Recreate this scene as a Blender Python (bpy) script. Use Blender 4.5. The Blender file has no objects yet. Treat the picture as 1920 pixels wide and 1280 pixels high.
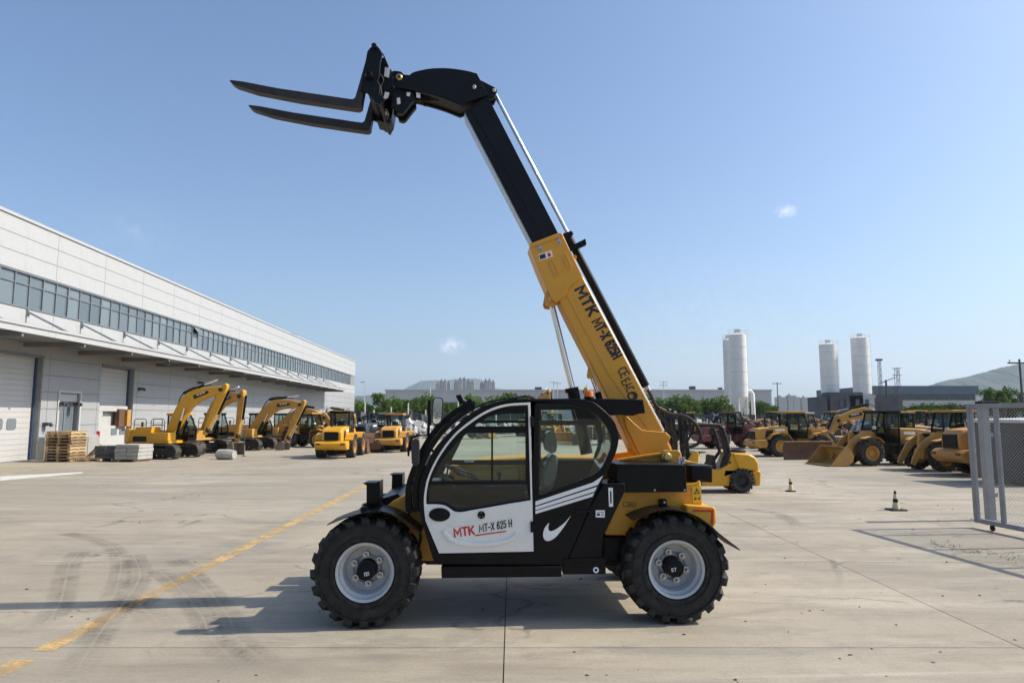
import bpy, math, random
from mathutils import Vector, Matrix
from mathutils.geometry import tessellate_polygon

random.seed(7)
SC = bpy.context.scene
COL = SC.collection
R = math.radians

# ------------------------------------------------------------------ camera, sky, sun, exposure
CAM_H = 2.1
PITCH = R(6.15)
F_PX = 1280.0
cd = bpy.data.cameras.new('camera')
cd.sensor_width = 36.0
cd.lens = 24.0
cd.clip_start = 0.05
cd.clip_end = 30000
cam = bpy.data.objects.new('camera', cd)
COL.objects.link(cam)
cam.location = (0, 0, CAM_H)
cam.rotation_euler = (R(90) + PITCH, 0, 0)
SC.camera = cam

SUN_EL = R(43.0)
SUN_AZ = R(5.0)          # from +X towards +Y
sun_dir = Vector((math.cos(SUN_EL) * math.cos(SUN_AZ), math.cos(SUN_EL) * math.sin(SUN_AZ), math.sin(SUN_EL)))
sd = bpy.data.lights.new('sun', 'SUN')
sd.energy = 4.4
sd.angle = R(0.5)
sd.color = (1.0, 0.92, 0.78)
sun = bpy.data.objects.new('sun', sd)
COL.objects.link(sun)
sun.rotation_euler = sun_dir.to_track_quat('Z', 'Y').to_euler()

world = bpy.data.worlds.new('World')
SC.world = world
world.use_nodes = True
wn = world.node_tree
wn.nodes.clear()
w_out = wn.nodes.new('ShaderNodeOutputWorld')
w_bg = wn.nodes.new('ShaderNodeBackground')
w_sky = wn.nodes.new('ShaderNodeTexSky')
w_sky.sky_type = 'NISHITA'
w_sky.sun_disc = False
w_sky.sun_elevation = SUN_EL
w_sky.sun_rotation = R(90) - SUN_AZ
w_sky.altitude = 0
w_sky.air_density = 1.0
w_sky.dust_density = 2.7
w_sky.ozone_density = 3.0
w_bg.inputs['Strength'].default_value = 0.149

def pix_dir(u, v):
    x = (u - 960.0) / F_PX
    y = (640.0 - v) / F_PX
    c, s = math.cos(PITCH), math.sin(PITCH)
    return Vector((x, c - y * s, s + y * c))

# two small wisps of cloud in the sky texture (direction space)
w_tc = wn.nodes.new('ShaderNodeTexCoord')
def wmath(op, a, b=None, c=None, vec=False):
    n = wn.nodes.new('ShaderNodeVectorMath' if vec else 'ShaderNodeMath')
    n.operation = op
    for i, x in enumerate((a, b, c)):
        if x is None:
            continue
        if hasattr(x, 'is_linked') or hasattr(x, 'links'):
            wn.links.new(x, n.inputs[i])
        else:
            n.inputs[i].default_value = x
    return n
cur = w_sky.outputs[0]
nz = wn.nodes.new('ShaderNodeTexNoise')
nz.inputs['Scale'].default_value = 75.0
nz.inputs['Detail'].default_value = 6.0
nz.inputs['Roughness'].default_value = 0.65
wn.links.new(w_tc.outputs['Generated'], nz.inputs['Vector'])
cloud_sum = None
for (cu, cv, rx, amp) in ((848, 648, 0.024, 0.95), (1474, 397, 0.017, 0.95), (255, 430, 0.07, 0.10), (1280, 590, 0.20, 0.07), (1500, 640, 0.25, 0.06)):
    d0 = pix_dir(cu, cv).normalized()
    sub = wmath('SUBTRACT', w_tc.outputs['Generated'], tuple(d0), vec=True)
    scl = wmath('MULTIPLY', sub.outputs[0], (1.0, 1.0, 1.7), vec=True)
    ln = wmath('LENGTH', scl.outputs[0], vec=True)
    dv = wmath('DIVIDE', ln.outputs['Value'], rx)
    inv = wmath('SUBTRACT', 1.0, dv.outputs[0])
    inv.use_clamp = True
    nn = wmath('SUBTRACT', nz.outputs['Fac'], 0.40)
    ml = wmath('MULTIPLY', inv.outputs[0], nn.outputs[0])
    m2 = wmath('MULTIPLY', ml.outputs[0], amp * 3.0)
    m2.use_clamp = True
    cloud_sum = m2.outputs[0] if cloud_sum is None else wmath('ADD', cloud_sum, m2.outputs[0]).outputs[0]
w_mix = wn.nodes.new('ShaderNodeMix')
w_mix.data_type = 'RGBA'
wn.links.new(cloud_sum, w_mix.inputs['Factor'])
w_tint = wn.nodes.new('ShaderNodeMix')      # the sky's overall hue
w_tint.data_type = 'RGBA'
w_tint.blend_type = 'MULTIPLY'
w_tint.inputs['Factor'].default_value = 1.0
wn.links.new(cur, w_tint.inputs[6])
w_tint.inputs[7].default_value = (0.765, 0.865, 0.95, 1)
wn.links.new(w_tint.outputs[2], w_mix.inputs['A'])
w_mix.inputs['B'].default_value = (7.0, 7.2, 7.6, 1)
wn.links.new(w_mix.outputs['Result'], w_bg.inputs['Color'])
wn.links.new(w_bg.outputs[0], w_out.inputs['Surface'])

vs = SC.view_settings
vs.view_transform = 'Standard'
vs.look = 'None'
vs.gamma = 1.0
vs.use_curve_mapping = False
vs.exposure = 0.34
SC.render.engine = 'CYCLES'
SC.cycles.max_bounces = 10
SC.cycles.transparent_max_bounces = 24
SC.cycles.volume_bounces = 1
SC.cycles.caustics_reflective = False
SC.cycles.caustics_refractive = False

# ------------------------------------------------------------------ pixel to place
def P(u, v, Y):
    """world point on the plane y = Y seen through photo pixel (u, v)"""
    d = pix_dir(u, v)
    t = Y / d.y
    return Vector((0, 0, CAM_H)) + d * t

def G(u, v, z=0.0):
    d = pix_dir(u, v)
    t = (z - CAM_H) / d.z
    return Vector((0, 0, CAM_H)) + d * t

# ------------------------------------------------------------------ mesh building
class MB:
    def __init__(self, xf=None):
        self.v = []
        self.f = []
        self.xf = xf

    def add(self, vs_, fs):
        b = len(self.v)
        for p in vs_:
            p = Vector(p)
            if self.xf is not None:
                p = self.xf @ p
            self.v.append(tuple(p))
        for f in fs:
            self.f.append(tuple(i + b for i in f))
        return self

    def box(self, c, s, rot=None, taper=1.0):
        x, y, z = s[0] / 2, s[1] / 2, s[2] / 2
        pts = [Vector((sx * x * (taper if sz > 0 else 1), sy * y * (taper if sz > 0 else 1), sz * z)) for sz in (-1, 1) for sy in (-1, 1) for sx in (-1, 1)]
        if rot is not None:
            pts = [rot @ p for p in pts]
        c = Vector(c)
        pts = [p + c for p in pts]
        return self.add(pts, [(0, 2, 3, 1), (4, 5, 7, 6), (0, 1, 5, 4), (2, 6, 7, 3), (0, 4, 6, 2), (1, 3, 7, 5)])

    def bx(self, x0, x1, y0, y1, z0, z1):
        return self.box(((x0 + x1) / 2, (y0 + y1) / 2, (z0 + z1) / 2), (abs(x1 - x0), abs(y1 - y0), abs(z1 - z0)))

    def plate(self, outer, y0, y1, holes=(), plane='xz'):
        """outline in the x-z plane (or x-y, y-z), thickened along the third axis"""
        def area(l):
            return sum(l[i][0] * l[(i + 1) % len(l)][1] - l[(i + 1) % len(l)][0] * l[i][1] for i in range(len(l))) / 2
        loops = [list(outer) if area(outer) > 0 else list(outer)[::-1]]
        for h in holes:
            loops.append(list(h) if area(h) < 0 else list(h)[::-1])
        pts = [p for l in loops for p in l]
        tris = tessellate_polygon([[Vector((p[0], p[1], 0)) for p in l] for l in loops])
        n = len(pts)
        if y0 > y1:
            y0, y1 = y1, y0
        def mk(p, d):
            if plane == 'xz':
                return (p[0], d, p[1])
            if plane == 'xy':
                return (p[0], p[1], d)
            return (d, p[0], p[1])
        vv = [mk(p, y0) for p in pts] + [mk(p, y1) for p in pts]
        flip = plane != 'xz'
        ff = []
        for t in tris:
            a, b, c = t
            ar = (pts[b][0] - pts[a][0]) * (pts[c][1] - pts[a][1]) - (pts[c][0] - pts[a][0]) * (pts[b][1] - pts[a][1])
            if abs(ar) < 1e-12:
                continue
            if ar < 0:
                a, c = c, a
            f1, f2 = (a, b, c), (c + n, b + n, a + n)
            if flip:
                f1, f2 = f1[::-1], f2[::-1]
            ff += [f1, f2]
        k = 0
        for l in loops:
            m = len(l)
            for i in range(m):
                a, b = k + i, k + (i + 1) % m
                q = (a, a + n, b + n, b)
                ff.append(q[::-1] if flip else q)
            k += m
        return self.add(vv, ff)

    def strip(self, path, th, y0, y1):
        """a bent plate: a polyline in x-z given a thickness, extruded in y"""
        L, Rr = [], []
        n = len(path)
        for i, p in enumerate(path):
            a = Vector(path[max(i - 1, 0)]); b = Vector(path[min(i + 1, n - 1)])
            d = (b - a).normalized()
            nn = Vector((-d.y, d.x)) * th / 2
            L.append((p[0] + nn.x, p[1] + nn.y)); Rr.append((p[0] - nn.x, p[1] - nn.y))
        vv, ff = [], []
        for i in range(n):
            vv += [(L[i][0], y0, L[i][1]), (L[i][0], y1, L[i][1]), (Rr[i][0], y1, Rr[i][1]), (Rr[i][0], y0, Rr[i][1])]
        for i in range(n - 1):
            b = 4 * i
            for k in range(4):
                ff.append((b + k, b + (k + 1) % 4, b + 4 + (k + 1) % 4, b + 4 + k)[::-1])
        ff += [(0, 1, 2, 3), tuple(4 * (n - 1) + k for k in (3, 2, 1, 0))]
        return self.add(vv, ff)

    def tube(self, path, r, n=10, r1=None, caps=True):
        path = [Vector(p) for p in path]
        m = len(path)
        ref = None
        vv, ff = [], []
        for i in range(m):
            a = path[max(i - 1, 0)]; b = path[min(i + 1, m - 1)]
            d = (b - a).normalized()
            if ref is None:
                ref = d.orthogonal().normalized()
            ref = (ref - d * ref.dot(d)).normalized()
            s = d.cross(ref)
            rr = r if r1 is None else r + (r1 - r) * i / (m - 1)
            for k in range(n):
                t = 2 * math.pi * k / n
                vv.append(path[i] + (ref * math.cos(t) + s * math.sin(t)) * rr)
        for i in range(m - 1):
            for k in range(n):
                k2 = (k + 1) % n
                ff.append((i * n + k, i * n + k2, (i + 1) * n + k2, (i + 1) * n + k))
        if caps:
            ff.append(tuple(range(n))[::-1])
            ff.append(tuple((m - 1) * n + k for k in range(n)))
        return self.add(vv, ff)

    def cyl(self, a, b, r, n=14, r1=None):
        return self.tube([a, b], r, n, r1)

    def lathe(self, prof, n=32, c=(0, 0, 0), axis='y', close=False, caps=True):
        """profile of (radius, along)"""
        vv, ff = [], []
        m = len(prof)
        for k in range(n):
            t = 2 * math.pi * k / n
            ca, sa = math.cos(t), math.sin(t)
            for (r, a) in prof:
                if axis == 'y':
                    vv.append((c[0] + r * ca, c[1] + a, c[2] + r * sa))
                elif axis == 'z':
                    vv.append((c[0] + r * ca, c[1] - r * sa, c[2] + a))
                else:
                    vv.append((c[0] + a, c[1] + r * sa, c[2] + r * ca))
        rng = range(m if close else m - 1)
        for k in range(n):
            k2 = (k + 1) % n
            for j in rng:
                j2 = (j + 1) % m
                ff.append((k * m + j, k * m + j2, k2 * m + j2, k2 * m + j))
        if caps and not close:
            if prof[0][0] > 1e-4:
                ff.append(tuple(k * m for k in range(n)))
            if prof[-1][0] > 1e-4:
                ff.append(tuple(k * m + m - 1 for k in range(n))[::-1])
        return self.add(vv, ff)

    def mesh(self, name, smooth=35):
        me = bpy.data.meshes.new(name)
        me.from_pydata(self.v, [], self.f)
        me.update()
        if smooth:
            for p in me.polygons:
                p.use_smooth = True
            me.set_sharp_from_angle(angle=R(smooth))
        return me

    def build(self, name, material, parent=None, smooth=35, bevel=0, loc=None, rot=None, seg=2):
        me = self.mesh(name, smooth)
        me.materials.append(material)
        o = bpy.data.objects.new(name, me)
        COL.objects.link(o)
        if parent is not None:
            o.parent = parent
        if loc is not None:
            o.location = loc
        if rot is not None:
            o.rotation_euler = rot
        if bevel:
            m = o.modifiers.new('bevel', 'BEVEL')
            m.width = bevel
            m.segments = seg
            m.limit_method = 'ANGLE'
            m.angle_limit = R(40)
        return o

def from_mesh(name, me, parent=None, loc=None, rot=None, scale=None):
    o = bpy.data.objects.new(name, me)
    COL.objects.link(o)
    if parent is not None:
        o.parent = parent
    if loc is not None:
        o.location = loc
    if rot is not None:
        o.rotation_euler = rot
    if scale is not None:
        o.scale = scale
    return o

def tag(o, label=None, cat=None, group=None, kind=None):
    if label:
        o['label'] = label
    if cat:
        o['category'] = cat
    if group:
        o['group'] = group
    if kind:
        o['kind'] = kind
    return o

def thing(name, label, cat, loc=(0, 0, 0), rz=0, group=None, scale=None):
    o = bpy.data.objects.new(name, None)
    COL.objects.link(o)
    o.empty_display_size = 0.2
    o.location = loc
    o.rotation_euler = (0, 0, rz)
    if scale:
        o.scale = (scale,) * 3
    return tag(o, label, cat, group)

def copy_tree(o, parent=None):
    c = o.copy()
    COL.objects.link(c)
    if parent is not None:
        c.parent = parent
        c.matrix_parent_inverse = o.matrix_parent_inverse.copy()
    for ch in KIDS(o):
        copy_tree(ch, c)
    return c

def KIDS(o):
    return list(o.children)

def dup(root, label, loc, rz, scale=None, group=None):
    c = copy_tree(root)
    c.location = loc
    c.rotation_euler = (0, 0, rz)
    if scale:
        c.scale = (scale,) * 3
    c['label'] = label
    if group:
        c['group'] = group
    return c

# ------------------------------------------------------------------ materials
class NT:
    def __init__(self, name):
        self.m = bpy.data.materials.new(name)
        self.m.use_nodes = True
        self.t = self.m.node_tree
        self.t.nodes.clear()
        self.out = self.t.nodes.new('ShaderNodeOutputMaterial')

    def n(self, typ, **kw):
        nd = self.t.nodes.new('ShaderNode' + typ)
        for k, v in kw.items():
            setattr(nd, k, v)
        return nd

    def put(self, sock, val):
        if isinstance(val, bpy.types.NodeSocket):
            self.t.links.new(val, sock)
        else:
            if isinstance(val, (tuple, list)) and len(val) == 3 and sock.type == 'RGBA':
                val = (*val, 1)
            sock.default_value = val

    def math(self, op, a, b=0.0, clamp=False):
        nd = self.n('Math', operation=op)
        nd.use_clamp = clamp
        self.put(nd.inputs[0], a)
        self.put(nd.inputs[1], b)
        return nd.outputs[0]

    def mix(self, f, a, b, mode='MIX'):
        nd = self.n('Mix')
        nd.data_type = 'RGBA'
        nd.blend_type = mode
        self.put(nd.inputs['Factor'], f)
        self.put(nd.inputs[6], a)
        self.put(nd.inputs[7], b)
        return nd.outputs[2]

    def noise(self, vec, scale, detail=4, rough=0.55, dist=0.0):
        nd = self.n('TexNoise')
        self.t.links.new(vec, nd.inputs['Vector'])
        nd.inputs['Scale'].default_value = scale
        nd.inputs['Detail'].default_value = detail
        nd.inputs['Roughness'].default_value = rough
        nd.inputs['Distortion'].default_value = dist
        return nd.outputs['Fac']

    def ramp(self, f, lo, hi, a=0.0, b=1.0):
        nd = self.n('MapRange')
        nd.clamp = True
        self.put(nd.inputs['Value'], f)
        nd.inputs['From Min'].default_value = lo
        nd.inputs['From Max'].default_value = hi
        nd.inputs['To Min'].default_value = a
        nd.inputs['To Max'].default_value = b
        return nd.outputs[0]

    def vmap(self, vec, scale=(1, 1, 1), rot=(0, 0, 0), loc=(0, 0, 0)):
        nd = self.n('Mapping')
        self.t.links.new(vec, nd.inputs['Vector'])
        nd.inputs['Scale'].default_value = scale
        nd.inputs['Rotation'].default_value = rot
        nd.inputs['Location'].default_value = loc
        return nd.outputs[0]

    def obj(self):
        return self.n('TexCoord').outputs['Object']

    def pos(self):
        return self.n('NewGeometry').outputs['Position']

    def bump(self, h, strength=0.2, dist=0.01):
        nd = self.n('Bump')
        nd.inputs['Strength'].default_value = strength
        nd.inputs['Distance'].default_value = dist
        self.t.links.new(h, nd.inputs['Height'])
        return nd.outputs[0]

    def bsdf(self, col, rough=0.5, metal=0.0, normal=None, spec=0.5, coat=0.0, **kw):
        b = self.n('BsdfPrincipled')
        self.put(b.inputs['Base Color'], col)
        self.put(b.inputs['Roughness'], rough)
        self.put(b.inputs['Metallic'], metal)
        b.inputs['Specular IOR Level'].default_value = spec
        if coat:
            b.inputs['Coat Weight'].default_value = coat
            b.inputs['Coat Roughness'].default_value = 0.12
        if normal is not None:
            self.t.links.new(normal, b.inputs['Normal'])
        for k, v in kw.items():
            self.put(b.inputs[k], v)
        return b.outputs[0]

    def done(self, surf):
        self.t.links.new(surf, self.out.inputs['Surface'])
        return self.m

def paint(name, col, rough=0.4, metal=0.0, var=0.12, scale=3.0, bump=0.0, bscale=80, dust=0.0, dustcol=(0.33, 0.29, 0.23), spec=0.5, coat=0.0, fine=0.06, streak=0.0):
    t = NT(name)
    ob = t.obj()
    n1 = t.noise(ob, scale, 5, 0.6)
    n2 = t.noise(ob, scale * 14, 3, 0.6)
    f = t.math('ADD', t.math('MULTIPLY', t.ramp(n1, 0.3, 0.7, -1, 1), var), t.math('MULTIPLY', t.ramp(n2, 0.3, 0.7, -1, 1), fine))
    k = t.math('ADD', f, 1.0)
    c = t.mix(1.0, col, t.n('CombineColor').outputs[0], 'MULTIPLY')
    cc = c.node.inputs[7].links[0].from_node
    for s in cc.inputs:
        t.put(s, k)
    if streak:
        st = t.noise(t.vmap(ob, (6, 6, 0.35)), 2.0, 4, 0.6)
        c = t.mix(t.math('MULTIPLY', t.ramp(st, 0.5, 0.8), streak), c, tuple(x * 0.45 for x in col))
    rr = t.math('ADD', t.ramp(n2, 0.3, 0.7, -0.08, 0.08), rough, True)
    if dust:
        dn = t.noise(ob, scale * 2.3, 6, 0.7, 0.4)
        fac = t.math('MULTIPLY', t.ramp(dn, 0.42, 0.68), dust)
        c = t.mix(fac, c, dustcol)
        rr = t.math('ADD', rr, t.math('MULTIPLY', fac, 0.4), True)
    nrm = None
    if bump:
        nrm = t.bump(t.noise(ob, bscale, 4, 0.6), bump, 0.004)
    return t.done(t.bsdf(c, rr, metal, nrm, spec, coat))

def glass(name, tint, refl=1.0, rough=0.02):
    t = NT(name)
    tr = t.n('BsdfTransparent')
    t.put(tr.inputs['Color'], tint)
    gl = t.n('BsdfGlossy')
    gl.inputs['Roughness'].default_value = rough
    gl.inputs['Color'].default_value = (refl, refl, refl, 1)
    lw = t.n('LayerWeight')
    f5 = t.math('POWER', lw.outputs['Facing'], 5.0)
    mx = t.n('MixShader')
    t.put(mx.inputs[0], t.math('ADD', t.math('MULTIPLY', f5, 0.9), 0.026))
    t.t.links.new(tr.outputs[0], mx.inputs[1])
    t.t.links.new(gl.outputs[0], mx.inputs[2])
    return t.done(mx.outputs[0])

M = {}
YEL = (0.68, 0.315, 0.018)
M['yellow'] = paint('yellow_paint', YEL, 0.4, var=0.07, scale=1.6, fine=0.03, dust=0.08, bump=0.04, streak=0.08)
M['yellow_bright'] = paint('bright_yellow_paint', (0.68, 0.335, 0.014), 0.36, var=0.05, dust=0.08)
M['yellow_worn'] = paint('worn_yellow_paint', (0.58, 0.285, 0.025), 0.5, var=0.16, scale=1.3, dust=0.45, fine=0.12, streak=0.25)
M['yellow_old'] = paint('faded_yellow_paint', (0.50, 0.25, 0.03), 0.55, var=0.2, scale=1.4, dust=0.6, fine=0.15, streak=0.45)
M['orange_old'] = paint('faded_orange_paint', (0.55, 0.24, 0.03), 0.55, var=0.2, scale=1.4, dust=0.5, fine=0.15, streak=0.4)
M['maroon'] = paint('maroon_paint', (0.13, 0.012, 0.02), 0.5, var=0.2, dust=0.35)
M['black'] = paint('black_paint', (0.0055, 0.0057, 0.0065), 0.36, var=0.15, dust=0.01, bump=0.03, spec=0.16)
M['black_boom'] = paint('satin_black_paint', (0.0075, 0.0078, 0.0095), 0.42, var=0.12, dust=0.01, spec=0.2)
M['black_matt'] = paint('matt_black', (0.010, 0.010, 0.011), 0.65, var=0.25, dust=0.1, spec=0.3)
M['fork'] = paint('worn_fork_steel', (0.022, 0.02, 0.019), 0.5, metal=0.2, var=0.3, dust=0.35, dustcol=(0.10, 0.07, 0.05))
M['plastic'] = paint('black_plastic', (0.02, 0.02, 0.021), 0.5, var=0.2)
M['white'] = paint('white_paint', (0.80, 0.785, 0.74), 0.35, var=0.02, fine=0.01, dust=0.07)
M['decal_white'] = paint('white_decal', (0.8, 0.8, 0.8), 0.45, var=0.03)
M['decal_black'] = paint('black_decal', (0.012, 0.012, 0.014), 0.45, var=0.1)
M['decal_red'] = paint('red_decal', (0.55, 0.02, 0.025), 0.45, var=0.06)
M['decal_yellow'] = paint('yellow_decal', (0.78, 0.5, 0.02), 0.45, var=0.06)
M['reflector_red'] = paint('red_reflector', (0.62, 0.025, 0.01), 0.25, var=0.06)
M['orange_lens'] = paint('orange_lens', (0.85, 0.2, 0.01), 0.15, var=0.05)
M['chrome'] = paint('chromed_steel', (0.80, 0.80, 0.80), 0.12, metal=1.0, var=0.03, fine=0.02)
M['steel'] = paint('bare_steel', (0.45, 0.45, 0.44), 0.38, metal=0.9, var=0.12)
M['brass'] = paint('gold_zinc', (0.5, 0.36, 0.14), 0.35, metal=0.9, var=0.15)
M['rim'] = paint('grey_rim_paint', (0.50, 0.51, 0.53), 0.36, var=0.06, dust=0.22)
M['rubber'] = paint('tyre_rubber', (0.0085, 0.0085, 0.009), 0.6, var=0.3, scale=6, fine=0.15, bump=0.25, bscale=60, spec=0.35, dust=0.22, dustcol=(0.14, 0.125, 0.105))
M['rubber_old'] = paint('dusty_tyre_rubber', (0.017, 0.016, 0.016), 0.8, var=0.3, scale=3, dust=0.5, dustcol=(0.17, 0.15, 0.12))
M['track'] = paint('track_steel', (0.05, 0.045, 0.04), 0.6, metal=0.5, var=0.3, dust=0.6, dustcol=(0.30, 0.27, 0.22))
M['track_dark'] = paint('track_frame_black', (0.015, 0.014, 0.014), 0.65, var=0.3, dust=0.3, dustcol=(0.1, 0.09, 0.07))
M['rust'] = paint('rusty_steel', (0.11, 0.055, 0.032), 0.75, var=0.3, dust=0.5, dustcol=(0.20, 0.13, 0.08))
M['grey_steel'] = paint('grey_bucket_steel', (0.22, 0.19, 0.15), 0.55, metal=0.3, var=0.3, dust=0.5)
M['rubble'] = paint('pale_rubble', (0.5, 0.49, 0.46), 0.8, var=0.35, scale=2)
M['galv'] = paint('galvanised_steel', (0.27, 0.28, 0.30), 0.5, metal=0.35, var=0.16, dust=0.18)
M['wire'] = paint('zinc_wire', (0.42, 0.43, 0.44), 0.45, metal=0.4, var=0.1)
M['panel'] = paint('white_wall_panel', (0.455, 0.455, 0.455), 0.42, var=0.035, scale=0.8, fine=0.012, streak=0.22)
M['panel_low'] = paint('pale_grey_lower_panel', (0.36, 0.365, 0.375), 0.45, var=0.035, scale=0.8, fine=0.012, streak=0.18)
M['panel_joint'] = paint('joint_backing', (0.24, 0.245, 0.25), 0.7, var=0.1)
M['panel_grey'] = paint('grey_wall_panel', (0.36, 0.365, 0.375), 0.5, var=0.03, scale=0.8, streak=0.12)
M['door_white'] = paint('white_door_paint', (0.50, 0.50, 0.495), 0.45, var=0.03, dust=0.12)
M['soffit'] = paint('canopy_soffit', (0.17, 0.175, 0.18), 0.6, var=0.1)
M['frame_grey'] = paint('window_frame_grey', (0.17, 0.19, 0.21), 0.5, var=0.1)
M['blue_trim'] = paint('blue_trim', (0.05, 0.09, 0.18), 0.5, var=0.1)
M['dock'] = paint('dock_concrete', (0.36, 0.355, 0.34), 0.85, var=0.14, dust=0.3, bump=0.2)
M['slab_grey'] = paint('weathered_concrete_block', (0.40, 0.385, 0.36), 0.9, var=0.22, dust=0.3, bump=0.4)
M['slab_dark'] = paint('dark_concrete_block', (0.09, 0.09, 0.09), 0.9, var=0.3, bump=0.4)
M['wood'] = paint('pallet_wood', (0.30, 0.20, 0.11), 0.8, var=0.3, scale=4, dust=0.35, dustcol=(0.12, 0.09, 0.06), bump=0.3)
M['wood_fresh'] = paint('fresh_pallet_wood', (0.52, 0.37, 0.2), 0.75, var=0.2, scale=4, bump=0.3)
M['silo'] = paint('silo_white', (0.78, 0.77, 0.74), 0.5, var=0.05, scale=0.2, streak=0.3)
M['far_grey'] = paint('factory_cladding', (0.42, 0.43, 0.44), 0.6, var=0.05, scale=0.05)
M['far_white'] = paint('tower_block_render', (0.24, 0.235, 0.225), 0.8, var=0.1, scale=0.02)
M['far_blue'] = paint('slate_blue_cladding', (0.075, 0.115, 0.155), 0.5, var=0.08, scale=0.1)
M['far_dark'] = paint('dark_plant_cladding', (0.055, 0.06, 0.07), 0.6, var=0.3, scale=0.3)
M['far_window'] = paint('dark_far_window', (0.06, 0.075, 0.09), 0.2, var=0.2)
M['fence_dark'] = paint('dark_fence_screen', (0.045, 0.055, 0.06), 0.7, var=0.3)
M['pole'] = paint('pale_pole', (0.55, 0.55, 0.54), 0.6, var=0.1)
M['pole_dark'] = paint('dark_pole', (0.07, 0.07, 0.075), 0.7, var=0.2)
M['bark'] = paint('bark', (0.10, 0.075, 0.055), 0.9, var=0.3, scale=4)
M['cushion'] = paint('seat_fabric', (0.02, 0.022, 0.025), 0.8, var=0.2)
M['film'] = paint('plastic_film', (0.045, 0.058, 0.062), 0.12, var=0.4, scale=9, bump=0.9, bscale=14, spec=0.9)
M['dash'] = paint('dash_plastic', (0.005, 0.005, 0.0055), 0.6, var=0.2, spec=0.15)
M['cone_white'] = paint('yellow_white_sleeve', (0.62, 0.57, 0.34), 0.5, var=0.15, dust=0.3)
M['tarp'] = paint('dark_tarpaulin', (0.022, 0.024, 0.026), 0.55, var=0.4, scale=2.5, bump=1.0, bscale=5)
M['glass_cab'] = glass('green_cab_glass', (0.885, 0.945, 0.925), 0.9)
M['glass_dark'] = glass('dark_cab_glass', (0.72, 0.79, 0.77), 0.9)
M['mirror'] = paint('mirror_glass', (0.85, 0.86, 0.86), 0.02, metal=1.0, var=0.0, fine=0.0)
def window_glass():
    t = NT('factory_window_glass')
    rnd = t.n('ObjectInfo').outputs['Random']
    c = t.mix(rnd, (0.115, 0.145, 0.165), (0.20, 0.235, 0.255))
    return t.done(t.bsdf(c, 0.10, 0.0, None, 0.6))
M['pane'] = window_glass()

def leaf_mat(name, a, b):
    t = NT(name)
    n = t.noise(t.pos(), 1.2, 3, 0.6)
    rnd = t.n('ObjectInfo').outputs['Random']
    c = t.mix(t.ramp(n, 0.35, 0.65), a, b)
    hs = t.n('HueSaturation')
    t.put(hs.inputs['Color'], c)
    t.put(hs.inputs['Value'], t.ramp(rnd, 0, 1, 0.8, 1.2))
    t.put(hs.inputs['Hue'], t.ramp(rnd, 0, 1, 0.488, 0.51))
    d = t.n('BsdfDiffuse'); t.put(d.inputs['Color'], hs.outputs[0])
    tl = t.n('BsdfTranslucent'); t.put(tl.inputs['Color'], hs.outputs[0])
    mx = t.n('MixShader'); mx.inputs[0].default_value = 0.35
    t.t.links.new(d.outputs[0], mx.inputs[1]); t.t.links.new(tl.outputs[0], mx.inputs[2])
    return t.done(mx.outputs[0])
M['leaf'] = leaf_mat('leaf_green', (0.085, 0.145, 0.026), (0.135, 0.215, 0.042))
M['leaf_dark'] = leaf_mat('leaf_dark_green', (0.06, 0.105, 0.024), (0.10, 0.165, 0.038))
M['hill'] = paint('wooded_hill', (0.028, 0.045, 0.026), 0.95, var=0.4, scale=0.012, fine=0.3)
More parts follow.
